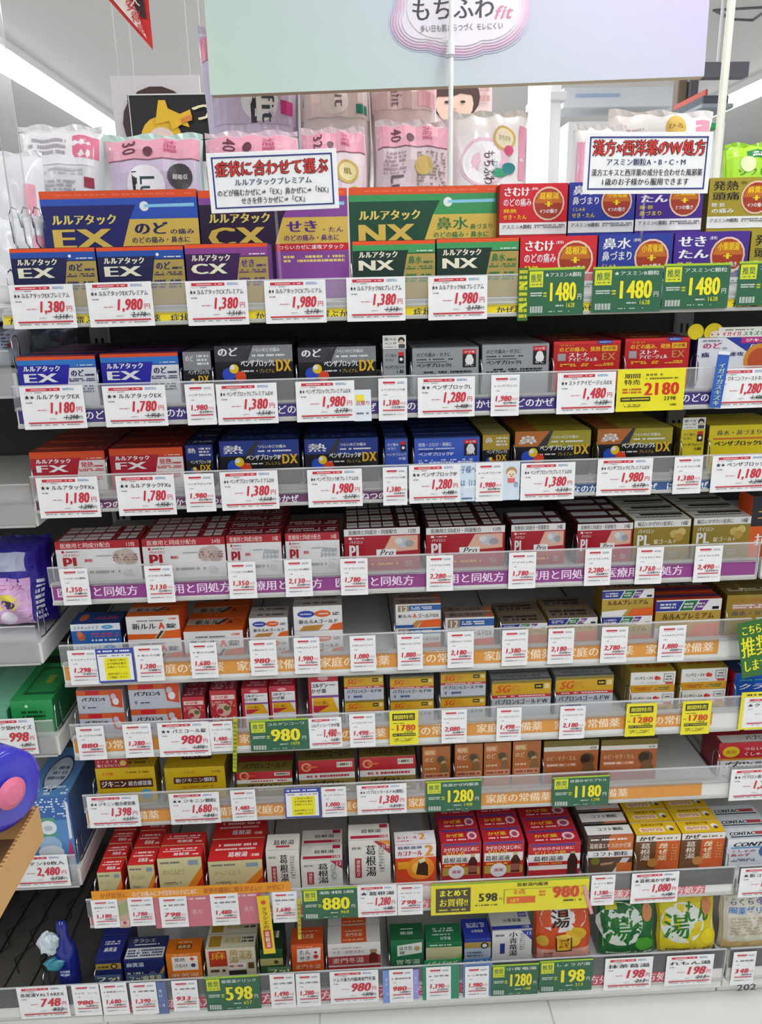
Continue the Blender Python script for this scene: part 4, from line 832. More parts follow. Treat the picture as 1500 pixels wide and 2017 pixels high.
def ordn(k):
    return ['first', 'second', 'third', 'fourth', 'fifth', 'sixth', 'seventh'][k]
BYKEY = {}
for r in RECS:
    BYKEY.setdefault((r[1], r[2], r[4][:4]), set()).add(round(r[3], 4))
for o, key, i, xc, back, lev, q in RECS:
    cols = sorted(BYKEY[(key, i, back[:4])])
    k = cols.index(round(xc, 4))
    if back == 'back' and key.startswith('as_'):
        back = 'upper back row'
    elif back == 'back':
        back = ''
    bits = [D[key][0]]
    if len(cols) == 2:
        bits.append(('left' if k == 0 else 'right') + ' one')
    elif len(cols) > 2:
        bits.append(ordn(k) + ' from left')
    if back:
        bits.append(back)
    if key in ('as_a', 'as_b', 'as_c', 'as_m') and not back:
        bits.append('front row')
    if q:
        bits.append(ordn(q) + ' in line')
    if lev >= 0:
        bits.append('stack top' if lev == 0 else ordn(lev) + ' below top')
    bits.append(ORD[i] + ' shelf')
    lab = ', '.join(bits)
    if len(lab.split()) > 16:
        lab = lab.replace(' box ', ' ').replace(' and ', ' ').replace(' tablet', '')
    tag(o, lab, 'medicine box', 'medicine boxes on the %s shelf' % ORD[i])

# ------------------------------------------------------------------ price cards
TREC = []
def card_mesh(w, h, art, body='f4f4f3', slots=None):
    f = front_face(w, h, -.0003)
    f.eps = .00008
    f.art(art)
    b = MB(); b.box(-w / 2, w / 2, -.0003, .0003, 0, h, ink(body))
    return b, f

def place_card(x0, x1, y0, y1, Y, art, body, name, cat, tilt=0., part='print', dx=0):
    a, c, d = at(x0, y0, Y), at(x1, y0 - .03 * (x1 - x0), Y), at(x0, y1, Y)
    w, h = c.x - a.x, (a.z + 0) - d.z
    b, f = card_mesh(w, h, art(w, h) if callable(art) else art, body)
    o = b.build(name, None, ((a.x + c.x) / 2, Y, d.z))
    o.rotation_euler.y = tilt
    f.mb.build(part, o)
    o['category'] = cat
    return o

HD = 'c83040'
def wide(name, price, old, n='18錠'):
    return lambda w, h: [('r', .1, .885, .64, .955, HD), ('d', .18, .9, .6, .94, 'f4d0d0', 1), ('c', .05, .93, .025, 'f0e040') if price == '1,380' and n == 'dot' else ('r', .1, .955, .1, .955, 'w'), ('d', .68, .89, .86, .955, '7a98c0', 2, 1, .95), ('d', .06, .84, .35, .868, 'S', 1),
        ('t', name, .06, .69, .94, .815, '26262a', 1), ('d', .08, .6, .18, .645, 'S', 1), ('d', .24, .43, .4, .465, 'c86a70', 1),
        ('t', price, .42, .37, .83, .63, 'cc2c3c', 2, .16), ('t', '円', .86, .38, .96, .52, 'cc4450', 0), ('t', old, .66, .215, .87, .325, '2a2a2e', 1, .2), ('t', '円', .89, .22, .95, .3, 'k', 0), ('r', .64, .255, .9, .272, '2a2a2e'),
        ('d', .42, .23, .54, .255, 'S', 1), ('r', .08, .135, .95, .17, HD), ('d', .1, .085, .9, .115, 'S', 1, 2, .5)]
def small(name, price, old):
    return lambda w, h: [('r', .16, .88, .58, .925, HD), ('d', .2, .845, .56, .868, 'c86a70', 1), ('d', .64, .865, .9, .925, '8a98ac', 2, 1, .9), ('t', name, .1, .705, .92, .765, '38383c', 0), ('d', .16, .6, .3, .63, 'S', 1), ('r', .4, .57, .9, .573, 's'),
        ('t', price, .12, .365, .72, .5, 'cc2c3c', 2, .1), ('t', '円', .75, .38, .85, .44, 'cc4450', 0), ('d', .87, .38, .94, .45, 'd06a74', 2), ('t', old, .44, .29, .74, .35, '2a2a2e', 1, .2), ('r', .42, .318, .78, .327, '2a2a2e'), ('d', .78, .29, .9, .35, 'S', 1), ('r', .14, .235, .9, .262, HD), ('d', .14, .13, .6, .165, '5a5a5e', 1, 1, .9), ('d', .62, .13, .9, .16, 's', 1)]
def green(name, price, old):
    return lambda w, h: [('r', 0, .95, 1, 1, 'a8c830'), ('r', .03, .6, .27, .93, 'd8dc2a'), ('t', '推奨', .05, .7, .25, .88, '2f6b45', 2), ('d', .05, .63, .25, .68, '2f6b45', 1), ('t', name, .3, .8, .95, .9, 'e4ece4', 0), ('d', .05, .4, .26, .5, 'd0dcd0', 2, 1, .9), ('d', .28, .38, .34, .5, 'd8dc2a', 2),
        ('t', price, .36, .3, .86, .7, 'f0e428', 2), ('t', '円', .88, .32, .96, .45, 'e4ece4', 0), ('t', old, .68, .16, .84, .26, 'd8dc2a', 1), ('d', .5, .17, .64, .23, 'd0dcd0', 1)] + [('r', .05 + k * .016, .06, .05 + k * .016 + (.006 if k % 3 else .011), .2, 'dfe6df') for k in range(14)] + [('d', .36, .06, .9, .1, 'b0c4b0', 1, 1, .5)]
def yell(price, old):
    return lambda w, h: [('r', .1, .72, .88, .92, '2a2a1c'), ('t', '期間特売', .14, .75, .84, .89, 'f0e428', 2), ('d', .12, .62, .5, .66, '6a6420', 1), ('t', price, .2, .42, .9, .6, 'd0401c', 2), ('d', .06, .44, .16, .5, 'c05020', 1), ('r', .1, .26, .9, .34, '2a2a1c'), ('d', .12, .28, .88, .325, 'd8d028', 1, 1, .9), ('d', .14, .1, .8, .2, '6a6420', 3, 1, .6), ('t', old, .5, .36, .8, .41, '3a3a20', 0)]
BLUEINFO = [('r', .02, .02, .98, .98, 'f0f0f0'), ('r', 0, 0, 1, .05, '3a4aa0'), ('r', 0, .84, 1, 1, '3a4aa0'), ('r', .94, 0, 1, 1, '3a4aa0'), ('r', 0, 0, .03, 1, '3a4aa0'), ('d', .06, .88, .9, .96, 'e8ecf8', 1, 1, .95), ('d', .08, .76, .9, .81, 'S', 1), ('r', .2, .08, .84, .72, 'f2e818')] + [('t', t, .26, .62 - .1 * k, .78, .69 - .1 * k, '4a4420', 0) for k, t in enumerate(('ご使用の際は', '必ず説明文書を', 'お読みください', '', '症状が長引くとき', 'ご相談ください')) if t]
WC, NC, GC, YC = 'wide white price card', 'narrow white price card', 'green recommended price card', 'yellow sale price card'
TAGS = [
 [('w', 16, 142, 562, 649, '★※ルルアタックEXプレミアム', '1,380', '1,518'), ('w', 168, 297, 557, 645, '★※ルルアタックEXプレミアム', '1,980', '2,178'), ('w', 364, 485, 554, 642, '★※ルルアタックCXプレミアム', '1,380', '1,518'), ('w', 519, 640, 553, 638, '★※ルルアタックCXプレミアム', '1,980', '2,178'), ('w', 681, 797, 547, 634, '★※ルルアタックNXプレミアム', '1,380', '1,518'), ('w', 843, 960, 545, 631, '★※ルルアタックNXプレミアム', '1,980', '2,178'),
  ('g', 1040, 1152, 528, 622, '★アスミンA顆粒', '1480', '1628'), ('g', 1168, 1306, 526, 616, '★アスミンB顆粒', '1480', '1628'), ('g', 1308, 1440, 520, 609, 'アスミンC顆粒', '1480', '1628'), ('g', 1456, 1590, 515, 602, 'アスミンM顆粒', '1480', '1628')],
 [('w', 37, 162, 762, 847, '★※ルルアタックEX', '1,180', '1,298'), ('w', 200, 324, 761, 842, '★※ルルアタックEX', '1,780', '1,958'), ('s', 363, 421, 757, 838, 'ペンザブロックL', '1,980', '2,178'), ('w', 424, 544, 757, 837, '★※ペンザブロックLプレミアムDX', '1,380', '1,518'), ('w', 581, 697, 752, 832, '★※ペンザブロックLプレミアムDX', '1,980', '2,178'),
  ('s', 744, 801, 746, 829, '※ペンザブロックL錠', '1,380', '1,518'), ('w', 822, 935, 744, 823, '★※ペンザブロックL', '1,280', '1,408'), ('s', 967, 1023, 739, 820, '※ペンザブロックL', '1,980', '2,178'), ('w', 1098, 1213, 735, 816, '★※ストナアイビージェルEX', '1,480', '1,628'), ('Y', 1217, 1351, 728, 811, '', '2180', '2398'), ('w', 1414, 1520, 727, 805, '★※ジキニンファーストネオ錠', '1,280', '1,408')],
 [('w', 69, 190, 942, 1022, '★※ルルアタックFXa', '1,180', '1,298'), ('w', 226, 341, 938, 1017, '★※ルルアタックFXa', '1,780', '1,958'), ('s', 361, 420, 934, 1009, 'ペンザブロックIP', '1,980', '2,178'), ('w', 432, 546, 930, 1006, '★※ペンザブロックIPプレミアムDX', '1,380', '1,518'), ('w', 604, 712, 926, 1000, '★※ペンザブロックIPプレミアムDX', '1,980', '2,178'), ('s', 753, 801, 921, 996, '※ペンザブロックIP錠', '1,380', '1,518'),
  ('w', 805, 906, 917, 992, '★※ペンザブロックIP', '1,280', '1,408'), ('s', 937, 991, 912, 988, '※ペンザブロックIP', '1,980', '2,178'), ('w', 1026, 1133, 913, 986, '★※ペンザブロックSプレミアムDX', '1,380', '1,518'), ('w', 1177, 1286, 905, 977, '★※ペンザブロックSプレミアムDX', '1,980', '2,178'), ('s', 1329, 1385, 900, 973, '※ペンザブロックS錠', '1,380', '1,518'), ('w', 1404, 1520, 898, 970, '★※ペンザブロックS', '1,180', '1,298')],
 [('s', a, b, c, d, 'パイロンPL顆粒' if k < 4 else 'パイロンPL', p, o) for k, (a, b, c, d, p, o) in enumerate(((116, 171, 1121, 1193, '1,350', '1,485'), (283, 339, 1115, 1188, '2,130', '2,343'), (447, 502, 1108, 1180, '1,350', '1,485'), (559, 613, 1103, 1176, '2,130', '2,343'), (669, 723, 1101, 1173, '1,780', '1,958'), (839, 892, 1095, 1165, '2,280', '2,508'), (1002, 1056, 1089, 1160, '1,780', '1,958'), (1153, 1205, 1082, 1154, '2,280', '2,508'), (1254, 1307, 1079, 1151, '1,760', '1,936'), (1370, 1424, 1076, 1147, '2,490', '2,739')))],
 [('s', 131, 190, 1282, 1350, '※エスタックイブ', '1,298', '1,427'), ('i', 187, 262, 1278, 1345, '', '', '')] + [('s', a, b, c, d, n, p, o) for a, b, c, d, n, p, o in ((263, 318, 1273, 1343, '※新ルルA錠', '1,280', '1,408'), (372, 425, 1267, 1337, '※新ルルA錠', '1,680', '1,848'), (490, 543, 1262, 1332, '※新ルルAゴールド', '980', '1,078'), (577, 628, 1257, 1328, '※新ルルAゴールド', '1,980', '2,178'), (688, 739, 1253, 1323, '※新ルルAゴールド', '1,080', '1,188'), (782, 832, 1250, 1320, '※新ルルAゴールドDX', '1,880', '2,068'), (881, 933, 1245, 1316, '※新ルルAゴールドDX', '2,180', '2,398'), (989, 1040, 1242, 1312, '※ルルAプレミアム', '1,380', '1,518'), (1080, 1131, 1239, 1308, '※ルルAプレミアム', '2,180', '2,398'), (1185, 1237, 1236, 1306, '※ルルAプレミアム', '2,780', '3,058'), (1299, 1352, 1233, 1303, '※ルルAプレミアム', '1,880', '2,068'))],
 [('s', 148, 203, 1432, 1498, '※パブロンS錠', '880', '968'), ('s', 240, 296, 1427, 1493, '※パブロンS', '1,280', '1,408'), ('w', 308, 410, 1425, 1492, '★※パミコール錠', '980', '1,078'), ('s', 411, 457, 1422, 1481, '※パミコール錠', '1,480', '1,628'), ('g', 490, 606, 1419, 1480, 'コルゲンコーワ', '980', '1078'), ('w', 607, 672, 1415, 1474, 'コルゲンコーワかぜ錠', '1,480', '1,628'), ('s', 687, 738, 1407, 1472, '※パブロンSゴールド', '1,498', '1,647'), ('y', 766, 823, 1401, 1468, '', '1780', '1958'),
  ('s', 869, 919, 1399, 1464, '※パブロンSゴールド', '2,080', '2,288'), ('s', 978, 1027, 1395, 1460, '※パブロンSゴールド', '1,498', '1,647'), ('s', 1103, 1153, 1392, 1456, '※パブロンSゴールド', '2,180', '2,398'), ('y', 1234, 1294, 1387, 1451, '', '1280', '1408'), ('y', 1345, 1402, 1382, 1447, '', '1780', '1958'), ('k', 1461, 1560, 1364, 1437, '★クラリチン', '1,980', '2,178')],
 [('w', 169, 271, 1570, 1632, '★※ジキニン総合感冒薬', '1,398', '1,537'), ('w', 331, 430, 1564, 1625, '★※ジキニン顆粒', '1,680', '1,848'), ('s', 453, 502, 1557, 1618, '※パブロンゴールド', '1,480', '1,628'), ('i', 559, 630, 1553, 1612, '', '', ''), ('s', 632, 681, 1551, 1610, '※パブロン', '1,080', '1,188'), ('w', 702, 800, 1547, 1605, '★※パブロンゴールドA(微粒)', '1,380', '1,518'), ('g', 838, 948, 1539, 1600, '改源かぜ内服液', '1280', '1408'), ('g', 1089, 1201, 1531, 1590, '改源かぜカプセル', '1180', '1298'), ('w', 1441, 1545, 1516, 1577, '★※パブロン鼻炎カプセル', '1,280', '1,408')],
 [('s', 178, 230, 1774, 1829, '葛根湯エキス顆粒', '1,180', '1,298'), ('s', 250, 300, 1769, 1825, '葛根湯エキス顆粒', '1,780', '1,958'), ('s', 312, 366, 1768, 1828, '★葛根湯', '798', '877'), ('s', 413, 468, 1762, 1824, '★葛根湯', '1,480', '1,628'), ('s', 534, 583, 1758, 1818, '葛根湯', '1,680', '1,848'), ('g', 594, 703, 1751, 1812, '葛根湯', '880', '968'), ('w', 703, 781, 1746, 1807, '★葛根湯', '1,280', '1,408'), ('s', 782, 832, 1744, 1803, 'カコナール', '798', '877'), ('B', 848, 1160, 1742, 1804, '', '980', '598'), ('s', 1165, 1212, 1725, 1784, '※コフト顆粒', '1,380', '1,518'), ('w', 1245, 1338, 1721, 1780, '★葛根湯かぜ薬W', '1,080', '1,188'), ('w', 1459, 1555, 1711, 1768, '★新コンタック', '1,480', '1,628')],
 [('w', 31, 130, 1946, 2008, '赤尾漢VALTAREX', '748', '822'), ('s', 139, 193, 1941, 2002, '※ビオ　レーム', '980', '1,078'), ('s', 196, 248, 1938, 2000, '※麻黄湯エキス', '1,680', '1,848'), ('s', 254, 306, 1937, 1999, '※麻黄湯', '1,390', '1,529'), ('s', 336, 387, 1933, 1993, '※麻黄湯', '933', '1,026'), ('g', 402, 510, 1925, 1992, '葛根湯ドリンク', '598', '657'), ('s', 530, 579, 1920, 1987, '五虎湯', '1,490', '1,639'), ('s', 581, 629, 1919, 1984, '五虎湯', '1,280', '1,408'), ('w', 648, 744, 1915, 1978, 'ツムラ漢方内服液麦門冬湯', '980', '1,078'), ('s', 766, 813, 1911, 1975, '※柴胡桂枝湯', '980', '1,078'), ('s', 839, 888, 1906, 1970, '※甘草湯', '1,390', '1,529'), ('s', 916, 963, 1905, 1967, '※小青竜湯', '1,980', '2,178'), ('g', 968, 1061, 1901, 1962, '小青竜湯', '1280', '1408'), ('g', 1063, 1168, 1893, 1955, 'しょうが湯', '198', '213'), ('w', 1192, 1286, 1889, 1951, '抹茶葛湯', '198', '213'), ('w', 1313, 1406, 1884, 1942, 'れもん湯', '198', '213'), ('s', 1445, 1490, 1876, 1940, '※龍角散', '348', '375')],
]
CNT = {}
for i, row in enumerate(TAGS):
    for it in row:
        kind, x0, x1, y0, y1, nm, pr, old = it
        Y = YR[i] - .0028 - .0004 * (row.index(it) % 3)
        if kind == 'w': art, body, lb = wide(nm, pr, old), 'f0f0f0', WC
        elif kind == 's': art, body, lb = small(nm, pr, old), 'f0f0f0', NC
        elif kind == 'g': art, body, lb = green(nm, pr, old), '2f6546', GC
        elif kind == 'y': art, body, lb = yell(pr, old), 'ece024', YC
        elif kind == 'i': art, body, lb = BLUEINFO, 'f0f0f0', 'blue framed notice card with yellow centre'
        elif kind == 'k':
            a0 = wide(nm, pr, old)(1, 1)
            art, body, lb = [('r', .07, .05, .98, .86, 'f0f0f0'), ('d', .1, .89, .8, .96, 'k', 1)] + [(q[0],) + tuple(.08 + x * .9 if (q[0] in 'rd' and j in (0, 2)) or (q[0] == 't' and j in (1, 3)) else (.05 + x * .8 if (q[0] in 'rd' and j in (1, 3)) or (q[0] == 't' and j in (2, 4)) else x) for j, x in enumerate(q[1:])) for q in a0], 'ece024', 'yellow framed white price card'
        elif kind == 'Y':
            art, body, lb = [('t', '期間', .1, .78, .34, .9, 'k', 2), ('t', '特売', .1, .63, .34, .76, 'k', 2), ('d', .42, .82, .66, .9, '6a6420', 1), ('d', .42, .74, .95, .8, '6a6420', 1, 2, .7), ('t', '2180', .4, .38, .92, .68, 'd0301c', 2), ('d', .08, .42, .36, .56, 'c05020', 2, 1, .7), ('r', .06, .24, .5, .34, '2a2a1c'), ('d', .08, .265, .48, .32, 'd8d028', 1, 1, .95), ('t', '2398', .7, .25, .88, .34, 'k', 1), ('d', .1, .1, .36, .18, '6a6420', 2), ('d', .8, .1, .9, .18, '6a6420', 1), ('r', .37, .8, .375, .82, 'k')], 'ece024', 'wide yellow sale price card'
        else:
            art, body, lb = [('r', 0, .94, 1, 1, '8ab030'), ('r', .03, .08, .25, .84, '4a4430'), ('t', 'まとめて', .05, .58, .235, .8, 'f0e428', 2), ('t', 'お買得!!', .05, .26, .235, .52, 'f0e428', 2), ('d', .05, .12, .22, .2, 'd8c828', 1), ('t', '598', .3, .38, .42, .64, '2a2a1c', 2), ('t', '円', .43, .4, .45, .48, 'k', 0), ('t', '葛根湯内服液', .54, .8, .74, .92, '2a2a1c', 1), ('t', '2点', .52, .56, .6, .72, 'd0602a', 1), ('r', .46, .72, .96, .73, '7a7420'), ('r', .46, .26, .464, .73, '7a7420'), ('r', .48, .28, .66, .48, 'd8602a'), ('t', '2点で', .5, .31, .56, .45, 'f0e428', 1), ('d', .68, .46, .73, .66, 'd0602a', 2), ('t', '980', .77, .4, .94, .76, 'd0402a', 2), ('t', '円', .95, .42, .98, .54, 'd0402a', 0), ('d', .84, .26, .96, .34, 'k', 1), ('d', .28, .24, .42, .3, 'k', 1, 1, .5)], 'e4d82c', 'long yellow bundle card reading 598 and'
        o = place_card(x0, x1, y0, y1, Y, art, body, 'notice_card' if kind == 'i' else 'price_card', 'price card', random.uniform(-.006, .006))
        o['group'] = 'cards on the rail of the %s shelf' % ORD[i]
        TREC.append((o, lb + (' reading ' + pr if pr and kind != 'B' else (' 980' if kind == 'B' else '')), i))
NTH = ['first', 'second', 'third', 'fourth', 'fifth', 'sixth', 'seventh', 'eighth', 'ninth', 'tenth', 'eleventh', 'twelfth', 'thirteenth', 'fourteenth', 'fifteenth', 'sixteenth', 'seventeenth', 'eighteenth']
for i in range(9):
    for k, (o, lb, _) in enumerate([t for t in TREC if t[2] == i]):
        o['label'] = lb + (', %s from left on the %s shelf rail' % (NTH[k], ORD[i]) if 'bundle' not in lb else ' on the eighth shelf rail')

# ------------------------------------------------------------------ soft packs
def puff(u, v, k=4):
    a = max(0., 1 - abs(2 * u - 1) ** k) ** .5
    b = max(0., 1 - abs(2 * v - 1) ** k) ** .5
    return a * b
def pouch(name, w, h, d, body, art, loc, label, cat, group=None, rx=0., ry=0., rz=0., k=4, crimp=.0, seed=1, side=None, sq=0):
    "a film pack: swelling front and back, sealed edges, standing on its lower edge"
    rn = random.Random(seed)
    ph = [rn.uniform(0, 6) for _ in range(4)]
    def fy(u, v):
        g = puff(u, v, k)
        return -g * d / 2 - g * d * .05 * (math.sin(u * 17 + ph[0] + v * 5) * math.sin(v * 13 + ph[1]))
    def fz(u, v):
        return v * h - h * .02 * (1 - puff(u, .5, 2)) * (1 if v > .5 else -1) + h * .008 * math.sin(u * 21 + ph[2]) * (v ** 4)
    def fx(u, v):
        return (u - .5) * w * (1 + .03 * math.sin(v * 9 + ph[3]) * abs(2 * u - 1) - .02 * puff(.5, v, 2))
    n, m = 16, 18
    b = MB()
    for sgn in (1, -1):
        vs, fs = [], []
        for j in range(m + 1):
            for i in range(n + 1):
                u, v = i / n, j / m
                vs.append((fx(u, v), sgn * fy(u, v), fz(u, v)))
        for j in range(m):
            for i in range(n):
                q = (j * (n + 1) + i, j * (n + 1) + i + 1, (j + 1) * (n + 1) + i + 1, (j + 1) * (n + 1) + i)
                fs.append(q if sgn == 1 else tuple(reversed(q)))
        b.mesh_part(vs, fs, mat(body, .25, coat=.3) if sgn == 1 else mat(side or body, .25, coat=.3))
    o = b.build(name, None, loc, smooth=True)
    o.rotation_euler = (rx, ry, rz)
    if sq:
        art = squeeze(art, sq)
    f = Face(w, h, lambda u, v, e: (fx(u, v), fy(u, v) - e - .0008, fz(u, v)), .00025, warp=14)
    f.art(art)
    if f.mb.v:
        f.mb.build('front_print', o, smooth=False)
    b = MB()
    nn = 20
    wv = lambda u: h * .010 * math.sin(u * 15 + ph[2])
    wy = lambda u: .0022 * math.sin(u * 40 + ph[1])
    vs, fs = [], []
    for i in range(nn + 1):
        u = i / nn
        x_ = fx(u, 1.)
        for y_, z_ in ((-.0012, h * .985), (wy(u) - .0006, h * 1.02 + wv(u)), (wy(u) + .0006, h * 1.02 + wv(u)), (.0012, h * .985)):
            vs.append((x_, y_, z_))
    for i in range(nn):
        for k_ in range(4):
            fs.append((i * 4 + k_, (i + 1) * 4 + k_, (i + 1) * 4 + (k_ + 1) % 4, i * 4 + (k_ + 1) % 4)[::-1])
    b.mesh_part(vs, fs, mat(side or body, .3, coat=.3))
    b.build('sealed_edge', o)
    return tag(o, label, cat, group)

ZT = SZ[0]
def pack_at(x0, x1, yt, Y, zb):
    a, c = at(x0, yt, Y), at(x1, yt - .02 * (x1 - x0), Y)
    return (a.x + c.x) / 2, c.x - a.x, a.z - zb
# board the packs stand on: the rear half of the unit
b = MB(); b.box(XL - .008, XE, YB + .014, YB + .46, ZT - .03, ZT, M_SHELF, .002); upart(b, 'rear_top_board')
b = MB(); b.box(XL - .008, XE, YB + .015, YB + .45, .05, ZT - .031, mat('dddcd8', .5)); upart(b, 'rear_body')
YP = YB + .10
PINKT = 'eda8ba'
def luna(big_n, low, bandcol=PINKT, lowart=()):
    return [('r', .02, .02, .98, .97, low), ('r', .02, .68, .98, .97, bandcol), ('r', .02, .665, .98, .685, '8a5a6a'), ('t', big_n, .2, .74, .34, .94, '6a3a4a', 1, 0, -90), ('t', '大容量', .62, .76, .76, .95, 'c84a72', 0, 0, -90), ('c', .46, .8, .05, '6a3a4a')] + list(lowart)
for a in [
 (14, 184, 236, 'e8e6e8', [('r', .08, .5, .92, .94, 'f0eef0'), ('r', .68, .6, .97, .9, 'e87a98'), ('p', 'f6d8e0', (.72, .64), (.82, .86), (.92, .64)), ('d', .14, .62, .6, .86, 'b0a8b0', 3), ('d', .1, .36, .8, .46, 'c0c0c4', 2), ('d', .3, .08, .7, .3, 'a8a8b0', 4), ('r', .8, .2, .92, .34, 'a03048')], 'white printed sanitary pad pack with pink corner'),
 (195, 398, 256, 'cfe6de', luna('30', 'd6c4dc', lowart=[('p', 'bfe0d8', (.5, .02), (.98, .02), (.98, .66), (.7, .6)), ('c', .78, .42, .13, '3a3638'), ('t', '超吸収', .7, .38, .86, .46, 'f0e8e8', 0), ('c', .42, .3, .2, 'f4f0f4'), ('r', .28, .05, .33, .5, '2a2628'), ('t', 'Lun', .36, .04, .52, .44, '2a4a4a', 1, 0, -90)]), 'pink banded pad pack with black round badge'),
 (396, 590, 250, 'ead0dc', luna('40', 'f0dfe6'), 'pink banded pad pack behind the framed throat sign'),
 (592, 727, 241, 'f0d8de', luna('32', 'f2e0e2', lowart=[('c', .7, .4, .17, 'd8b860'), ('c', .7, .4, .13, 'f0e0a0'), ('t', '肌', .64, .36, .76, .45, '8a6a2a', 1), ('c', .8, .12, .08, 'd8b860')]), 'pink banded pad pack with gold badge'),
 (730, 886, 228, 'ead6da', luna('40', 'e2ccd2', lowart=[('d', .1, .3, .4, .62, 'b09098', 6, 2, .7), ('d', .55, .1, .95, .62, '9a8068', 12, 2, .5), ('c', .64, .42, .12, 'd0b060'), ('t', 'Lu', .2, .05, .38, .3, '6a5a6a', 1, 0, -90)]), 'pink banded pad pack with speckled print'),
]:
    x0, x1, yt, body, art, lab = a
    xc, w, h = pack_at(x0, x1, yt, YP - .03, ZT)
    pouch('sanitary_pad_pack', w * .97, h * .96, .075, body, art, (xc, YP, ZT + .001), lab, 'pad pack', 'pad packs on the top of the shelf unit', sq=.42, rx=random.uniform(-.03, .03), ry=random.uniform(-.02, .02), seed=x0)
xc, w, h = pack_at(886, 1046, 214, YP - .02, ZT)
pouch('sanitary_pad_pack', w * .96, h * .97, .07, 'f6f0f0', [('c', .42, .34, .33, 'f2c8d8', .34), ('c', .42, .33, .3, 'fbf4f6', .3), ('t', 'もちふわ', .4, .02, .56, .5, '5a3a48', 1, 0, -90), ('r', .88, .1, .98, .84, 'ee9cb4'), ('t', '16', .89, .34, .97, .46, 'f6f0f0', 1, 0, -90), ('c', .68, .66, .15, 'd8b458'), ('c', .68, .66, .12, 'f0e4c0'), ('t', 'ひろびろ', .6, .62, .76, .7, '8a6a3a', 0), ('c', .74, .5, .06, 'e0507a'), ('c', .62, .18, .1, '3aa070', .06), ('c', .74, .25, .09, '2a8a8a', .08), ('t', 'ロリエ', .52, .1, .6, .34, '6ab8c8', 1, 0, -90)],
      (xc, YP + .005, ZT + .001), 'white pad pack with pink cloud and green leaves', 'pad pack', 'pad packs on the top of the shelf unit', ry=-.0, seed=77, sq=.4)
for x0, x1, yt, Y, lab, art in [
 (1128, 1235, 240, YP - .02, 'white pad pack at left behind the framed herbal sign', [('r', .04, .2, .2, .8, 'f2a8c0'), ('d', .4, .5, .9, .9, 'd8a8b8', 4)]),
 (1200, 1405, 212, YP + .06, 'larger white pad pack with round badge behind the framed herbal sign', [('r', .82, .4, .97, .94, 'f0a0b8'), ('c', .62, .82, .1, 'd8b458'), ('t', 'ひろ', .54, .79, .7, .86, '8a6a3a', 1), ('d', .1, .7, .3, .8, 'c8b0b8', 2)])]:
    xc, w, h = pack_at(x0, x1, yt, Y - .03, ZT)
    pouch('sanitary_pad_pack', w, h * .97, .07, 'f6f2f3', art, (xc, Y, ZT + .001), lab, 'pad pack', 'pad packs on the top of the shelf unit', ry=.03, seed=x0, sq=.42)
xc, w, h = pack_at(1436, 1560, 278, YP - .02, ZT)
pouch('tampon_pack', w, h * .97, .07, '9ad02a', [('r', .02, .02, .98, .97, 'a4d830'), ('r', .3, .74, .95, .9, '1f7a3a'), ('d', .36, .77, .9, .87, 'w', 2), ('t', 'ソフト', .14, .4, .6, .54, '3a7a1a', 1), ('t', 'タンポン', .1, .22, .6, .36, '3a7a1a', 1), ('c', .3, .64, .12, 'd8f0b0')], (xc, YP, ZT + .001), 'lime green tampon pack at the right end of the top', 'pad pack', 'pad packs on the top of the shelf unit', seed=5, sq=.36)
# second layer lying on the first packs, further back
for x0, x1, yt, yb, lab, art, body in [
 (392, 583, 60, 262, 'tall lavender and mint pad pack behind the big header board', [('r', .02, .02, .98, .98, 'd4c8e2'), ('p', 'b8e0dc', (.5, .02), (.98, .02), (.98, .9), (.7, .5)), ('r', .02, .7, .12, .95, 'ee8aa8'), ('c', .6, .25, .2, 'f0f2f4'), ('r', .5, .02, .56, .36, '2a2630'), ('t', 'fit', .62, .02, .76, .34, '3a4a58', 1, 0, -90), ('r', .82, .12, .95, .26, 'd03a8a')], 'd8cce4'),
 (588, 726, 150, 250, 'pale pad pack with green badge behind the header board', [('r', .02, .02, .98, .98, 'f0dfe2'), ('p', '2a8a5a', (.05, .3), (.3, .4), (.3, .9), (.05, .9)), ('c', .5, .4, .2, 'f6f0f2'), ('t', 'fit', .5, .2, .66, .7, '8a6a78', 1, 0, -90), ('r', .8, .1, .95, .3, '2a8a7a')], 'e8e0e2'),
 (728, 858, 150, 236, 'pink pad pack with thin letters behind the header board', [('r', .02, .02, .98, .98, 'ecd0d8'), ('p', 'c8e4d4', (.02, .02), (.4, .02), (.3, .98), (.02, .98)), ('t', 'unafit', .3, .1, .46, .95, '7a6a78', 1, 0, -90), ('r', .7, .1, .95, .9, 'f0b8c8')], 'ecd8dc')]:
    Y = YP + .14
    a, c = at(x0, yt, Y), at(x1, yt, Y)
    pouch('sanitary_pad_pack', c.x - a.x, a.z - ZT, .08, body, [(q[0],) + tuple(q[1:]) for q in art] if yt == 9 else [
        (('p', q[1]) + tuple((u, .0 + (at(0, yb, Y).z - ZT) / (a.z - ZT) * (1 - v) + v) for u, v in q[2:])) if q[0] == 'p' else
        ((q[0], q[1], (at(0, yb, Y).z - ZT) / (a.z - ZT) * (1 - q[2]) + q[2]) + q[3:]) if q[0] == 'c' else
        ((q[0], q[1], (at(0, yb, Y).z - ZT) / (a.z - ZT) * (1 - q[2]) + q[2], q[3], (at(0, yb, Y).z - ZT) / (a.z - ZT) * (1 - q[4]) + q[4]) + q[5:]) if q[0] == 'r' else
        ((q[0], q[1], q[2], (at(0, yb, Y).z - ZT) / (a.z - ZT) * (1 - q[3]) + q[3], q[4], (at(0, yb, Y).z - ZT) / (a.z - ZT) * (1 - q[5]) + q[5]) + q[6:]) for q in art],
        ((a.x + c.x) / 2, Y, ZT + .001), lab, 'pad pack', 'pad packs behind the header board', seed=x0, k=8)

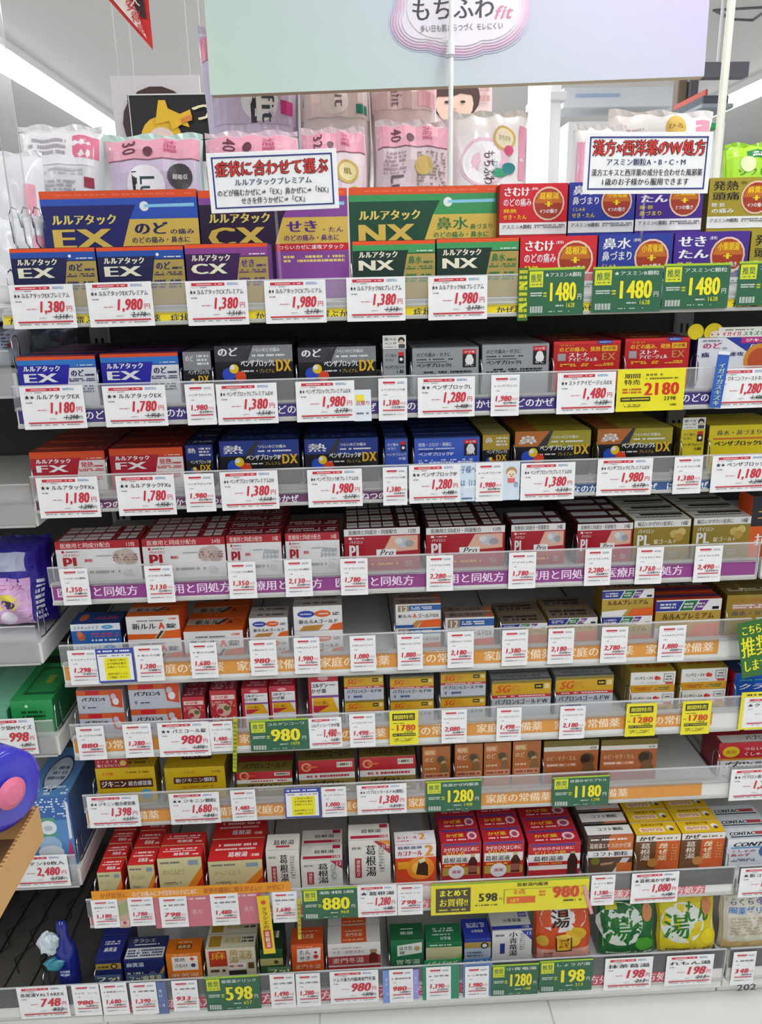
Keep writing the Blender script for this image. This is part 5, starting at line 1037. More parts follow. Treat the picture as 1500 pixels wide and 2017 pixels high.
# ------------------------------------------------------------------ header board, poles, framed signs
YS = YP - .03
p0 = at(426, 187, YS)
lo, hi_ = .5, 2.2
Yb2 = YS
for _ in range(40):
    q = at(1386, 150, Yb2)
    Yb2 += (q.z - p0.z) * -.8
p1 = at(1386, 150, Yb2)
wS = math.hypot(p1.x - p0.x, p1.y - p0.y)
angS = math.atan2(p1.y - p0.y, p1.x - p0.x)
hS = .40
bm_ = mat('f2f0f0', .5)
gm = bpy.data.materials.new('pastel_gradient_print'); gm.use_nodes = True
nt = gm.node_tree
tc = nt.nodes.new('ShaderNodeTexCoord'); sp = nt.nodes.new('ShaderNodeSeparateXYZ'); ma = nt.nodes.new('ShaderNodeMath'); ma.operation = 'MULTIPLY_ADD'; ma.inputs[1].default_value = .55
nt.links.new(tc.outputs['Generated'], sp.inputs[0]); nt.links.new(sp.outputs['Z'], ma.inputs[0]); nt.links.new(sp.outputs['X'], ma.inputs[2])
cr = nt.nodes.new('ShaderNodeValToRGB')
for pos, c in ((.0, 'cde7d5'), (.3, 'badfd7'), (.62, 'b0d4da'), (.9, 'bfc4e2'), (1., 'cac0e2')):
    e = cr.color_ramp.elements[0] if pos == 0 else (cr.color_ramp.elements[1] if pos == 1. else cr.color_ramp.elements.new(pos))
    e.position = pos; e.color = lin(c)
md = nt.nodes.new('ShaderNodeMath'); md.operation = 'DIVIDE'; md.inputs[1].default_value = 1.25
nt.links.new(ma.outputs[0], md.inputs[0]); nt.links.new(md.outputs[0], cr.inputs[0])
cr2 = nt.nodes.new('ShaderNodeMix'); cr2.data_type = 'RGBA'; cr2.inputs['B'].default_value = lin('e6b6d6')
m3 = nt.nodes.new('ShaderNodeMath'); m3.operation = 'MULTIPLY'; nt.links.new(sp.outputs['X'], m3.inputs[0]); nt.links.new(sp.outputs['Z'], m3.inputs[1])
m4 = nt.nodes.new('ShaderNodeMapRange'); m4.inputs['From Min'].default_value = .25; m4.inputs['From Max'].default_value = .75; nt.links.new(m3.outputs[0], m4.inputs['Value'])
nt.links.new(m4.outputs['Result'], cr2.inputs['Factor']); nt.links.new(cr.outputs['Color'], cr2.inputs['A'])
nt.links.new(cr2.outputs['Result'], nt.nodes['Principled BSDF'].inputs['Base Color']); nt.nodes['Principled BSDF'].inputs['Roughness'].default_value = .5
b = MB(); b.box(-.012, wS, .0015, .022, 0, hS, mat('b8a888', .7), .001); b.box(-.012, wS, 0, .0014, .0, hS, gm)
hb = b.build('header_board', None, p0); hb.rotation_euler.z = angS
hb.rotation_euler.x = -.05
tag(hb, 'large pastel header board over the pad packs with rounded cloud logo', 'sign board')
def su(px, py):
    q = at(px, py, (YS + Yb2) / 2)
    return ((q.x - p0.x) / wS, (q.z - p0.z) / hS)
f = Face(wS, hS, lambda u, v, e: (u * wS, -e, v * hS), .00025)
uc = su(905, 40); r_ = wS
for c, gr in (('c8cadf', .018), ('d8c4dc', .013), ('e6c4da', .008), ('ead2e2', .002), ('ece0ec', -.004), ('efe9f1', -.010)):
    for px, py, rx_ in ((835, 38, .052), (880, 54, .044), (960, 24, .075), (915, 34, .075), (870, 14, .078)):
        a = su(px, py); f.disc(a[0], a[1], rx_ + gr, c, (rx_ + gr) * wS / hS * .82, 28)
a, c = su(812, 42), su(977, -8); f.text('もちふわ', a[0], a[1], c[0], c[1], '4a4a50', 1)
a, c = su(972, 40), su(1008, 14); f.text('fit', a[0], a[1], c[0], c[1], 'e08aa0', 1, .25)
a, c = su(830, 64), su(992, 47); f.text('多い日も肌さらつづく モレにくい', a[0], a[1], c[0], c[1], '6a6a70', 0)
f.mb.build('logo_print', hb)

def pole(px0, py0, px1, py1, Y, r, lab, collar=True, m_=None):
    a = at(px1, py1, Y)
    top = at(px0, py0, Y)
    x = a.x
    o = tag(add('display_pole', None, None, (x, Y, ZT + .0008)), lab, 'pole')
    b = MB(); b.tube([(0, 0, 0.004), (top.x - x, 0, 2.35 - ZT)], r, m_ or mat('f2f2f0', .3), 12)
    b.build('tube', o, smooth=False)
    b = MB(); b.tube([(0, 0, 0), (0, 0, .006)], r * 3, mat('e4e4e0', .4), 16); b.build('foot', o)
    if collar:
        z = at(px0, 95, Y).z - ZT
        b = MB(); b.tube([(0, 0, z - .012), (0, 0, z + .012)], r * 1.7, mat('ececec', .4), 12); b.tube([(0, 0, z - .016), (0, 0, z - .012)], r * 1.3, mat('cfcfcf', .4), 12); b.build('joint_collar', o)
    return o
pole(890, 0, 886, 365, YB - .012, .0045, 'thin white display pole with a joint collar in front of the header board')
pole(1441, 0, 1403, 400, YB - .012, .0075, 'thicker cream display pole beside the right end of the header board', False, mat('ecebdc', .35))
# clear strip at the left edge
a = at(70, 520, 1.26)
b = MB(); b.box(-.012, .012, -.0006, .0006, 0, 1.0, M_FILM); b.box(-.013, -.012, -.001, .001, 0, 1.0, M_EDGE); b.box(.012, .013, -.001, .001, 0, 1.0, M_EDGE)
o = b.build('clear_strip', None, (a.x - .012, 1.26, ZT - .03)); tag(o, 'tall clear plastic strip standing at the left end of the top shelf', 'plastic strip')

def framed(x0, x1, y0, y1, Y, lines, lab, ry):
    a, c, d = at(x0, y0, Y), at(x1, y0 - .02 * (x1 - x0), Y), at(x0, y1, Y)
    w, h = c.x - a.x, a.z - d.z
    b = MB(); b.box(-w / 2, w / 2, 0, .0012, 0, h, mat('f4f4f4', .3), .0004)
    o = b.build('framed_sign', None, ((a.x + c.x) / 2, Y, d.z)); o.rotation_euler.y = ry
    f = front_face(w, h)
    m_ = .035
    for q in (('r', m_, .07, m_ + .012, .93, '2a3a80'), ('r', 1 - m_ - .012, .07, 1 - m_, .93, '2a3a80'), ('r', m_, .07, 1 - m_, .095, '2a3a80'), ('r', m_, .905, 1 - m_, .93, '2a3a80')):
        f.art([q])
    f.art(lines)
    f.mb.build('sign_print', o)
    cl = MB(); cl.box(-.002, .002, .0016, .0028, SZ[0] - d.z + .001, h * .5, M_FILM); cl.build('clear_stem', o)
    return tag(o, lab, 'sign', 'framed paper signs above the top shelf')
HDR = lambda t, u0, v0, u1, v1: [('t', t, u0 - .006, v0 - .012, u1 - .006, v1 - .012, '4a1418', 2), ('t', t, u0 + .006, v0 + .012, u1 + .006, v1 + .012, '4a1418', 2), ('t', t, u0, v0, u1, v1, 'd8382e', 2)]
framed(407, 664, 299, 418, YR[0] + .02, HDR('症状に合わせて選ぶ', .06, .6, .93, .86) + [('t', 'ルルアタックプレミアム', .2, .44, .8, .56, '20305a', 1), ('t', 'のどが痛むかぜに⇒「EX」鼻かぜに⇒「NX」', .06, .27, .95, .39, '2a2a30', 1), ('t', 'せきを伴うかぜに⇒「CX」', .24, .13, .76, .25, '2a2a30', 1)], 'white framed sign with red headline over the navy and purple boxes', -.022)
framed(1152, 1404, 262, 384, YR[0] + .03, HDR('漢方×西洋薬のW処方', .06, .62, .95, .88) + [('t', 'アスミン顆粒A・B・C・M', .17, .46, .8, .58, '20305a', 1), ('t', '漢方エキスと西洋薬の成分を合わせた風邪薬', .06, .29, .94, .41, '2a2a30', 1), ('t', '1歳のお子様から服用できます', .14, .14, .84, .26, '2a2a30', 1)], 'white framed sign with red headline over the blue and violet boxes', .012)

# ------------------------------------------------------------------ far side of the store
def flat_sign(name, x0, x1, y0, y1, Y, body, art, lab, cat, ry=0., thick=.006, mount=True, part='print'):
    a, c, d = at(x0, y0, Y), at(x1, y0, Y), at(x0, y1, Y)
    w, h = c.x - a.x, a.z - d.z
    b = MB(); b.box(-w / 2, w / 2, 0, thick, 0, h, ink(body))
    o = b.build(name, None, ((a.x + c.x) / 2, Y, d.z)); o.rotation_euler.y = ry
    f = front_face(w, h); f.eps = .0015; f.art(art)
    f.mb.build(part, o)
    b = MB()
    for sx in (-.4, .4):
        b.tube([(sx * w, thick / 2, h - .01), (sx * w, thick / 2, CEIL - d.z)], .001, mat('d8d8d8'), 4)
    b.build('hanging_thread', o)
    return tag(o, lab, cat)
def face_art(hair, cx, cy, rx, ry_):
    return [('c', cx, cy + ry_ * .35, rx * 1.35, hair, ry_ * 1.2), ('c', cx, cy, rx, 'eac8b8', ry_), ('p', hair, (cx - rx * 1.1, cy + ry_ * 1.1), (cx + rx * 1.1, cy + ry_ * 1.1), (cx + rx * .95, cy + ry_ * .45), (cx + rx * .3, cy + ry_ * .55), (cx - rx * .1, cy + ry_ * .4), (cx - rx, cy + ry_ * .4)),
            ('c', cx - rx * .42, cy + .02, rx * .14, '3a2a28', ry_ * .07), ('c', cx + rx * .42, cy + .02, rx * .14, '3a2a28', ry_ * .07), ('c', cx, cy - ry_ * .28, rx * .09, 'd8a898', ry_ * .07), ('c', cx, cy - ry_ * .55, rx * .28, 'c86a6a', ry_ * .07)]
Yf = 2.9
flat_sign('portrait_poster', 216, 392, 150, 330, Yf, 'e4e0e4', face_art('4a3634', .5, .36, .3, .34), 'portrait poster of a dark haired person behind the black sign', 'poster')
flat_sign('cartoon_sign', 250, 420, 186, 320, Yf - .12, '201e1e', [('r', .01, .0, .02, 1, 'e8e8e8'), ('r', .01, .98, 1, 1, 'e8e8e8'), ('c', .36, .34, .24, 'f0c030'), ('c', .36, .28, .17, 'f0d8d0'), ('p', 'f0c030', (.24, .5), (.34, .84), (.44, .8), (.46, .6), (.7, .5), (.66, .66), (.5, .76), (.34, .84)), ('p', 'f0c030', (.3, .55), (.36, .9), (.44, .9), (.5, .6)), ('p', 'f0c030', (.46, .62), (.72, .76), (.74, .64), (.5, .46)), ('p', 'e08a40', (.6, .62), (.72, .68), (.74, .6), (.62, .56)), ('d', .26, .26, .46, .3, '8a6a30', 1), ('t', 'つ', .74, .56, .99, .9, 'f6f0c0', 2)], 'black sign with yellow hand drawing behind the pad packs', 'sign')
flat_sign('portrait_poster', 845, 970, 110, 300, 2.4, 'ecd2d2', face_art('4a3430', .4, .5, .3, .2) + [('d', .8, .5, .95, .9, 'c09088', 4)], 'portrait poster of a smiling person beside the thin pole', 'poster')
# hanging pennant, upper left
a, c, t_ = at(196, -20, 2.6), at(290, -20, 2.6), at(301, 98, 2.6)
b = MB()
for yy in (0, .004):
    pts = [(0, yy, 0), (c.x - a.x, yy, 0), (t_.x - a.x, yy, t_.z - a.z)]
    b.poly(pts if yy == 0 else list(reversed(pts)), mat('d8302c', .5))
pn = b.build('hanging_pennant', None, a); tag(pn, 'red and white paper pennant hanging from the ceiling at upper left', 'pennant')
f = Face(1, 1, lambda u, v, e: (u, -e - .001, v)); f.eps = .0015
dx, dz = t_.x - a.x, t_.z - a.z
f.poly([(dx * .12, dz * .02), (dx * .62, dz * .02), (dx * .9, dz * .82), (dx * .78, dz * .7)], 'f2e8e0')
f.poly([(dx * .55, dz * .02), (dx * .9, dz * .02), (dx * .93, dz * .5), (dx * .8, dz * .45)], '3a2428')
for k in range(3):
    f.text('安得感'[k], dx * (.52 + .1 * k), dz * (.36 + .2 * k), dx * (.76 + .06 * k), dz * (.16 + .2 * k), 'd8302c', 2)
f.text('大', dx * .62, dz * .3, dx * .84, dz * .1, 'f0e0d8', 2)
f.mb.build('print', pn)
b = MB(); b.tube([(.02, .002, 0), (.02, .002, CEIL - a.z)], .0012, mat('e8e8e8'), 5); b.tube([(c.x - a.x - .02, .002, 0), (c.x - a.x - .02, .002, CEIL - a.z)], .0012, mat('e8e8e8'), 5); b.build('hanging_thread', pn)

def far_thing(name, x0, x1, y0, y1, Y, parts, lab, cat, depth=.3, floor_=True):
    a, c, d = at(x0, y0, Y), at(x1, y0, Y), at(x0, y1, Y)
    zb = 0 if floor_ else d.z
    o = tag(add(name, None, None, ((a.x + c.x) / 2, Y, zb)), lab, cat)
    w = c.x - a.x
    for nm, u0, u1, yt, yb, dd, cc in parts:
        zt, zz = at(x0, yt, Y).z - zb, (0 if yb is None else at(x0, yb, Y).z - zb)
        b = MB(); b.box((u0 - .5) * w, (u1 - .5) * w, -dd, depth, zz, zt, mat(cc, .5), .004); b.build(nm, o)
    return o
far_thing('store_column', 1066, 1106, 178, 400, 4.2, [('shaft', 0, 1, 100, None, 0, 'f4f4f4'), ('bracket', -.1, 1.2, 182, 200, .03, 'e4e4e4')], 'white store column behind the gap between the pad packs', 'column')
far_thing('wall_cabinet', 1110, 1330, 175, 235, 5.2, [('panel', 0, 1, 172, 212, 0, 'dfe4ea'), ('blue_stripe', .1, .5, 186, 192, .01, 'a8c0e0'), ('lower_panel', .05, 1, 240, None, 0, 'e6e6e6')], 'pale grey wall cabinet in the distance behind the packs', 'cabinet')
far_thing('dark_post', 1337, 1374, 150, 330, 3.8, [('post', 0, .5, 150, None, 0, '6a5a48'), ('side', .52, 1, 160, None, .02, '4c4c50')], 'dark brown post behind the right display pole', 'post', .06)
far_thing('display_rack', 1376, 1440, 160, 330, 3.3, [('tower', 0, .94, 240, None, 0, 'dfe6ee'), ('screen', .1, .9, 190, 214, .02, '4a5058'), ('base_plate', 0, 1.0, 208, 218, .04, '8a9098'), ('red_stick', .2, .28, 176, 207, .01, 'c04a3a'), ('green_pack', .02, .6, 246, 258, .05, '2a9a50')], 'pale display rack with red stick beside the right pole', 'display rack')
b = MB(); q = at(1390, 140, 3.2); b.box(-.05, .16, 0, .05, -.02, .03, mat('5a5a62', .5)); b.tube([(.05, .02, .03), (.05, .02, CEIL - q.z)], .006, mat('b8b8bc')); o = b.build('ceiling_bracket', None, q); tag(o, 'small grey bracket hanging from the ceiling behind the header board', 'bracket')
# low far shelving so that the aisles beyond are not empty
for k, (x, y, wd_, hh, lab) in enumerate(((-3.2, 5.2, 2.2, 1.45, 'distant white shelving at left under the ceiling tube'), (-1.0, 6.4, 1.8, 1.4, 'distant white shelving behind the portrait poster'), (1.6, 6.6, 2.0, 1.4, 'distant white shelving beyond the store column'), (4.0, 5.6, 2.2, 1.4, 'distant white shelving at far right'))):
    o = tag(add('far_shelf', None, None, (x, y, 0)), lab, 'shelf', 'distant shelving')
    b = MB(); b.box(-wd_ / 2, wd_ / 2, .3, .34, .02, hh, mat('e6e6e4', .5)); b.build('back_panel', o)
    for j in range(5):
        b = MB(); b.box(-wd_ / 2, wd_ / 2, 0, .3, .1 + j * .3, .13 + j * .3, mat('eeeeec', .5), .002); b.build('shelf_board', o)

# ------------------------------------------------------------------ extras on the shelves
def pop(x0, x1, y0, y1, i, dy, art, lab, body='f2f2ee', name='pop_card'):
    Y = YR[i] + dy
    a, c, d = at(x0, y0, Y), at(x1, y0 - .03 * (x1 - x0), Y), at(x0, y1, Y)
    w, h = c.x - a.x, a.z - d.z
    b, f = card_mesh(w, h, art, body)
    o = b.build(name, None, ((a.x + c.x) / 2, Y, d.z)); f.mb.build('print', o)
    return tag(o, lab, 'pop card')
POPM = [('t', '選べる', .06, .6, .6, .84, 'd', 1), ('t', 'ベンザ', .06, .3, .6, .52, 'd', 1), ('c', .8, .62, .14, '2a2420'), ('c', .8, .5, .1, 'e8c8b8'), ('r', .68, .05, .95, .34, '4a4a5a'), ('d', .06, .1, .6, .2, 'S', 1)]
pop(753, 799, 661, 688, 1, .031, POPM, 'small white display card on the narrow grey tablet box, second shelf')
pop(1345, 1390, 823, 846, 2, .031, POPM, 'small white display card on the narrow yellow tablet box, third shelf')
tp = pop(1415, 1530, 645, 667, 1, .033, [('t', 'イガイガ', .06, .2, .4, .62, 'd02a6a', 2), ('t', 'スキズキ', .42, .2, .8, .62, '1a8a6a', 2), ('d', .1, .7, .6, .82, 'k', 1)], 'white header card with pink and green letters on the white throat box', 'f4f2e8')
Yt = YR[1] + .036
a = at(1404, 655, Yt); 
b = MB()
for kx, kz, rr in ((0, 0, .0155), (-.029, .002, .013)):
    b.mesh_part([(kx, 0, kz)] + [(kx + rr * math.cos(t * math.pi / 9), 0, kz + rr * .95 * math.sin(t * math.pi / 9)) for t in range(18)], [(0, k + 1, (k + 1) % 18 + 1) for k in range(18)], mat('ecd41c'))
o = b.build('yellow_head_cutout', tp); o.location = a - tp.location - Vector((0, .002, 0))
b = MB()
for kx, kz, rr in ((.002, -.004, .009),):
    b.mesh_part([(kx, -.0006, kz)] + [(kx + rr * math.cos(t * math.pi / 9), -.0006, kz + rr * .8 * math.sin(t * math.pi / 9)) for t in range(18)], [(0, k + 1, (k + 1) % 18 + 1) for k in range(18)], mat('f4e0c8'))
for ex in (-.003, .007):
    b.box(ex - .001, ex + .001, -.0012, -.0008, -.004, -.002, mat('k'))
b.build('cutout_face', tp).location = o.location - Vector((0, .0004, 0))
# leaning blue blister card on the second shelf rail
a, d = at(1397, 692, YR[1] - .008), at(1397, 803, YR[1] - .008)
bw, bh = .017, a.z - d.z
b = MB(); b.box(-bw / 2, bw / 2, -.0005, .0005, 0, bh, ink('3060b8')); o = b.build('hanging_strip_card', None, (at(1407, 800, YR[1] - .008).x, YR[1] - .008, d.z)); o.rotation_euler = (.0, .07, -.25)
f = front_face(bw, bh, -.0005); f.art([('v', 'イガイガスキズキ', .2, .04, .84, .8, 'c8e0b0', 1), ('r', 0, .94, 1, 1, 'e8ecf0')]); f.mb.build('print', o); tag(o, 'narrow blue hanging strip card on the second shelf rail at right', 'strip card')
# cards in the third rail
def railcard(x0, x1, y0, y1, i, art, lab, body='e4ecf2', dy=-.0012):
    o = place_card(x0, x1, y0, y1, YR[i] + dy, art, body, 'rail_card', 'rail card'); o['label'] = lab; o['group'] = 'printed cards in the rails'; return o
railcard(904, 1024, 913, 988, 2, [('r', .08, .35, .3, .42, 'e4ecf2'), ('t', '子様へ', .02, .74, .28, .94, '4a6a9a', 1), ('t', 'は（12', .02, .4, .28, .58, '4a6a9a', 1), ('t', '。', .04, .16, .1, .3, '4a6a9a', 0), ('d', .04, .04, .3, .12, '4a6a9a', 1), ('t', 'の', .9, .32, .98, .5, '4a6a9a', 1), ('c', .86, .74, .09, 'b8946a', .14), ('c', .86, .68, .075, 'f0dcc8', .11), ('r', .8, .46, .92, .58, 'd86a6a'), ('c', .835, .68, .01, 'k'), ('c', .885, .68, .01, 'k'), ('c', .86, .63, .014, 'c04a4a')], 'pale blue children notice card with a drawn child, third shelf rail', 'd4e2ee')
railcard(696, 730, 768, 830, 1, [('r', .1, .62, .6, .84, 'f0e040'), ('t', '点限り', .1, .5, .95, .66, 'c03040', 1), ('d', .1, .2, .9, .3, 'S', 1)], 'small white card with yellow mark behind a price card, second shelf rail')
# green strap at the start of the green cards
railcard(1021, 1041, 528, 632, 0, [('d', .1, .04, .9, .98, 'd8d82a', 9, 3, .9), ('p', 'd8d82a', (.1, .2), (.9, .3), (.9, .36), (.1, .26)), ('p', 'd8d82a', (.1, .6), (.9, .7), (.9, .76), (.1, .66))], 'yellow green striped strap at the left end of the green cards', '3a6a30', -.0036)
# eighth shelf: rose cards and orange banner behind the price cards
for x0, x1, y0, y1, lab in ((300, 315, 1765, 1829, 'narrow rose card between two price cards, eighth shelf rail'), (355, 414, 1765, 1826, 'left wide rose card behind price cards, eighth shelf rail'), (462, 512, 1758, 1821, 'right wide rose card beside the yellow strap, eighth shelf rail')):
    railcard(x0, x1, y0, y1, 7, [('d', .1, .85, .9, .95, 'f0d0d4', 1), ('t', '漢方', .3, .4, .7, .56, 'e8b8c0', 0)] if x1 - x0 > 40 else [], lab, 'cc7480')
railcard(229, 250, 1770, 1828, 7, [('p', '9aa870', (.1, .4), (.9, .5), (.9, .9), (.1, .8)), ('r', .1, .1, .9, .24, 'e0c0c8'), ('c', .5, .17, .2, 'c04a5a')], 'slim card with plant picture beside the first price card, eighth shelf rail', 'c8a890')
o = place_card(179, 572, 1756, 1775, YR[7] - .0022, [('t', 'かぜ症状に', .04, .2, .18, .8, 'b05a10', 1), ('t', 'のどの痛みに', .2, .2, .33, .8, 'f6e0d0', 1), ('t', 'かぜ症状のひきはじめに', .33, .2, .53, .8, 'f6e0d0', 1), ('t', '症状の緩和に抑えがよい！ かぜに！', .56, .2, .98, .8, 'b05a10', 1)], 'e8961c', 'orange_banner', 'banner'); o['label'] = 'long orange paper banner along the eighth shelf rail at left'
# bottom shelf: blue green and slate cards behind price cards
for x0, x1, y0, y1, c, lab in ((300, 326, 1935, 1998, '5a6fa0', 'slate blue card behind the navy box price, bottom rail'), (753, 768, 1912, 1976, '7a98d8', 'light blue card edge left of a price card, bottom rail'), (812, 824, 1910, 1968, '9a9ad8', 'lilac card edge right of a price card, bottom rail'), (832, 904, 1904, 1970, '2a8a6a', 'green card behind a price card, bottom rail'), (912, 970, 1900, 1964, '6a88b8', 'steel blue card behind a price card, bottom rail')):
    railcard(x0, x1, y0, y1, 8, [('d', .3, .2, .7, .8, 'w', 4, 1, .3)], lab, c)
for x0, x1, yt, txt, c, tcc, lab in ((186, 238, 1922, 'フッ!', '3a4a6a', 'd8d8a0', 'dark blue pop strip under the narrow navy box'), (248, 322, 1921, 'フッ!麻黄湯', '3a4a6a', 'd8d8a0', 'dark blue pop strip under the wide navy box'), (526, 572, 1906, 'フッ!', '4a6a4a', 'd8d8a0', 'green pop strip under the dark green box'), (835, 905, 1892, 'イガイガ/のど', '2a8a5a', 'e0f0a0', 'green pop strip with yellow letters under the cream box'), (912, 968, 1890, 'ハナ/鼻水', '4a78b0', 'e8f0f8', 'blue pop strip under the royal blue box')):
    pop(x0, x1, yt, yt + 15, 8, .008, [('t', txt, .06, .15, .94, .85, tcc, 2)], lab, c, 'pop_strip')
# hanging yellow strap in front of the eighth rail
def strap(px0, py0, px1, py1, Y, w, body, art, lab, name='hanging_strap'):
    a, d = at(px0, py0, Y), at(px1, py1, Y)
    L = math.hypot(a.x - d.x, a.z - d.z)
    b = MB(); b.box(-w / 2, w / 2, -.0004, .0004, 0, L, ink(body))
    o = b.build(name, None, d); o.rotation_euler.y = math.atan2(a.x - d.x, a.z - d.z)
    f = front_face(w, L, -.0004); f.art(art); f.mb.build('print', o)
    return tag(o, lab, 'strap')
strap(517, 1765, 531, 1878, YR[7] - .008, .022, 'ecc81c', [('v', 'クラシエの', .25, .44, .75, .82, '5a3a10', 1), ('r', .2, .1, .8, .42, 'c03a2a'), ('v', '葛根湯', .3, .12, .7, .4, 'f4e8d8', 1), ('c', .5, .9, .2, 'd84a2a')], 'yellow hanging strap with red panel below the eighth rail')
strap(588, 1770, 590, 1850, YR[7] - .007, .006, 'c8b828', [('d', .1, .1, .9, .9, '8a8a20', 8)], 'thin olive strap hanging beside the green eighth rail card')
strap(463, 1415, 462, 1520, YR[5] - .006, .007, 'b8c020', [('d', .1, .05, .9, .95, '6a7a20', 12)], 'thin yellow green strap hanging on the sixth rail')
strap(1150, 1745, 1165, 1800, YR[7] - .006, .006, 'e09aa0', [], 'thin pink strap at the right end of the bundle price card')
# green and yellow recommendation flag at the right of the fifth rail
strap(1483, 1222, 1492, 1330, YR[4] - .03, .056, '2f6a2a', [('t', 'こちらを', .1, .76, .95, .94, 'e8e428', 2), ('t', '推奨', .04, .36, .96, .74, 'f0e820', 2), ('t', 'します!!', .06, .1, .96, .32, 'e8e428', 2)], 'green flag with yellow letters at the right end of the fifth rail', 'recommendation_flag')
# red header card on the yellow granule box of the seventh shelf
pop(186, 250, 1496, 1514, 6, .033, [('t', '1・2・3', .06, .55, .7, .9, 'f6e0d8', 1), ('t', '眠くなりにくい', .06, .1, .8, .45, 'f6e0d8', 1), ('c', .86, .5, .1, 'e0c060')], 'red header card standing on the yellow granule box, seventh shelf', 'b82430')
# bottom shelf pouches
def shelf_pouch(x0, x1, yt, i, f_, d, body, art, lab, seed, name='drink_pouch', rx=-.22, side=None):
    Y = YR[i] + .035 + f_
    a, c = at(x0, yt, Y), at(x1, yt - .03 * (x1 - x0), Y)
    return pouch(name, c.x - a.x, (a.z - SZ[i]) * 1.0, d, body, art, ((a.x + c.x) / 2, YR[i] + .035 + d / 2, SZ[i] + .002), lab, 'pouch', None, rx=rx, k=5, seed=seed, side=side)
shelf_pouch(1052, 1166, 1793, 8, .02, .03, 'd85a24', [('r', .03, .03, .97, .97, 'd8562a'), ('c', .5, .8, .42, 'ece8e4', .26), ('r', .03, .03, .97, .24, 'e8a898'), ('c', .72, .5, .18, 'e8b830', .13), ('c', .66, .38, .14, 'e8c840', .1), ('c', .14, .4, .1, 'd8b040', .1), ('t', '湯', .28, .62, .62, .95, '241c1c', 2), ('r', .36, .2, .64, .48, '2a2018'), ('r', .38, .22, .62, .46, 'e8b83a'), ('c', .5, .47, .14, 'f0d060', .04), ('d', .42, .26, .58, .42, 'c08020', 3), ('d', .14, .1, .3, .2, '8a4a4a', 2)], 'orange drink pouch with black letter and yellow cup picture', 3, rx=-.2)
GW = lambda w1: [('r', .03, .03, .97, .97, 'dfe6dc'), ('t', '湯', .06, .32, .5, .8, '2a7a2a', 2)]
shelf_pouch(1183, 1296, 1788, 8, .02, .035, '1f6a34', [('r', .03, .03, .97, .97, '1f6a34'), ('p', 'dfe6dc', (.05, .96), (.95, .96), (.92, .36), (.5, .24), (.05, .2)), ('c', .35, .6, .4, 'dfe6dc', .38), ('t', '葛', .44, .46, .84, .96, '2a8030', 2), ('t', '湯', .06, .28, .54, .76, '2a8030', 2), ('c', .82, .8, .09, 'd88a5a', .16), ('c', .76, .24, .16, '4aa030', .12), ('r', .1, .88, .3, .98, 'd8d02a'), ('d', .1, .06, .9, .12, 'c8e0c8', 1)], 'green drink pouch with big green letters', 4, rx=-.25)
shelf_pouch(1300, 1414, 1780, 8, .02, .035, 'e0cc20', [('r', .03, .03, .97, .97, 'e4d024'), ('p', 'e6eae0', (.05, .96), (.95, .96), (.92, .4), (.5, .2), (.05, .28)), ('c', .4, .56, .38, 'e6eae0', .36), ('t', 'もん', .44, .56, .86, .96, '2a8030', 2), ('t', '湯', .06, .28, .54, .76, '2a8030', 2), ('c', .82, .84, .09, 'd88a5a', .14), ('c', .84, .3, .14, 'f0dc20', .14), ('r', .05, .86, .26, .98, 'd8d02a'), ('d', .1, .06, .9, .12, '6a6020', 1)], 'yellow drink pouch with big green letters', 5, rx=-.25)
shelf_pouch(1424, 1520, 1765, 8, .02, .045, 'd8d0b8', [('r', .03, .03, .97, .97, 'e0dccc'), ('t', 'らくらく', .1, .84, .8, .94, '5a6a8a', 1), ('t', '服薬ゼリー', .1, .7, .95, .82, '4a8ad0', 2), ('d', .14, .3, .9, .64, 'c8b898', 6), ('c', .86, .9, .14, '8a88b8', .1), ('r', .03, .03, .97, .2, 'd8b878')], 'cream jelly pouch with blue letters at the right edge', 6, 'jelly_pouch', rx=-.1)

# ------------------------------------------------------------------ goods at the left
# blue hand pump bottle on the bottom shelf
a = at(140, 1936, 1.24); zb = SZ[8]
o = tag(add('blue_bottle', None, None, (a.x, 1.24, zb + .001)), 'dark blue film wrapped bottle with white tied bag on bottom shelf', 'bottle')
b = MB()
prof = [(0, .0), (.021, .0), (.022, .01), (.022, .07), (.020, .095), (.012, .108), (.010, .125), (.011, .14), (.008, .15), (0, .152)]
N = 16
vs = [(r_ * math.cos(2 * math.pi * k / N), r_ * math.sin(2 * math.pi * k / N) * .8, z) for r_, z in prof for k in range(N)]
fs = [(i * N + k, i * N + (k + 1) % N, (i + 1) * N + (k + 1) % N, (i + 1) * N + k) for i in range(len(prof) - 1) for k in range(N)]
b.mesh_part(vs, fs, mat('1c2a86', .2, coat=.4)); b.build('bottle_body', o, smooth=True)
f = Face(.03, .05, lambda u, v, e: ((u - .5) * .03, -.0179 + ((u - .5) ** 2) * .012 - e, .02 + v * .05)); f.disc(.5, .5, .3, '3a62c0'); f.dash(.2, .35, .8, .65, 'w', 2); f.mb.build('label_print', o)
b = MB(); rn = random.Random(4); n, m = 12, 8
vs, fs = [], []
for j in range(m + 1):
    for k in range(n):
        t, ph_ = 2 * math.pi * k / n, math.pi * j / m
        rr = .02 * (1 + rn.uniform(-.18, .18))
        vs.append((-.024 + rr * math.sin(ph_) * math.cos(t), -.012 + rr * .7 * math.sin(ph_) * math.sin(t), .112 + rr * 1.15 * math.cos(ph_)))
for j in range(m):
    for k in range(n):
        fs.append((j * n + k, (j + 1) * n + k, (j + 1) * n + (k + 1) % n, j * n + (k + 1) % n))
b.mesh_part(vs, fs, mat('c8d4d8', .3)); b.build('tied_bag', o)
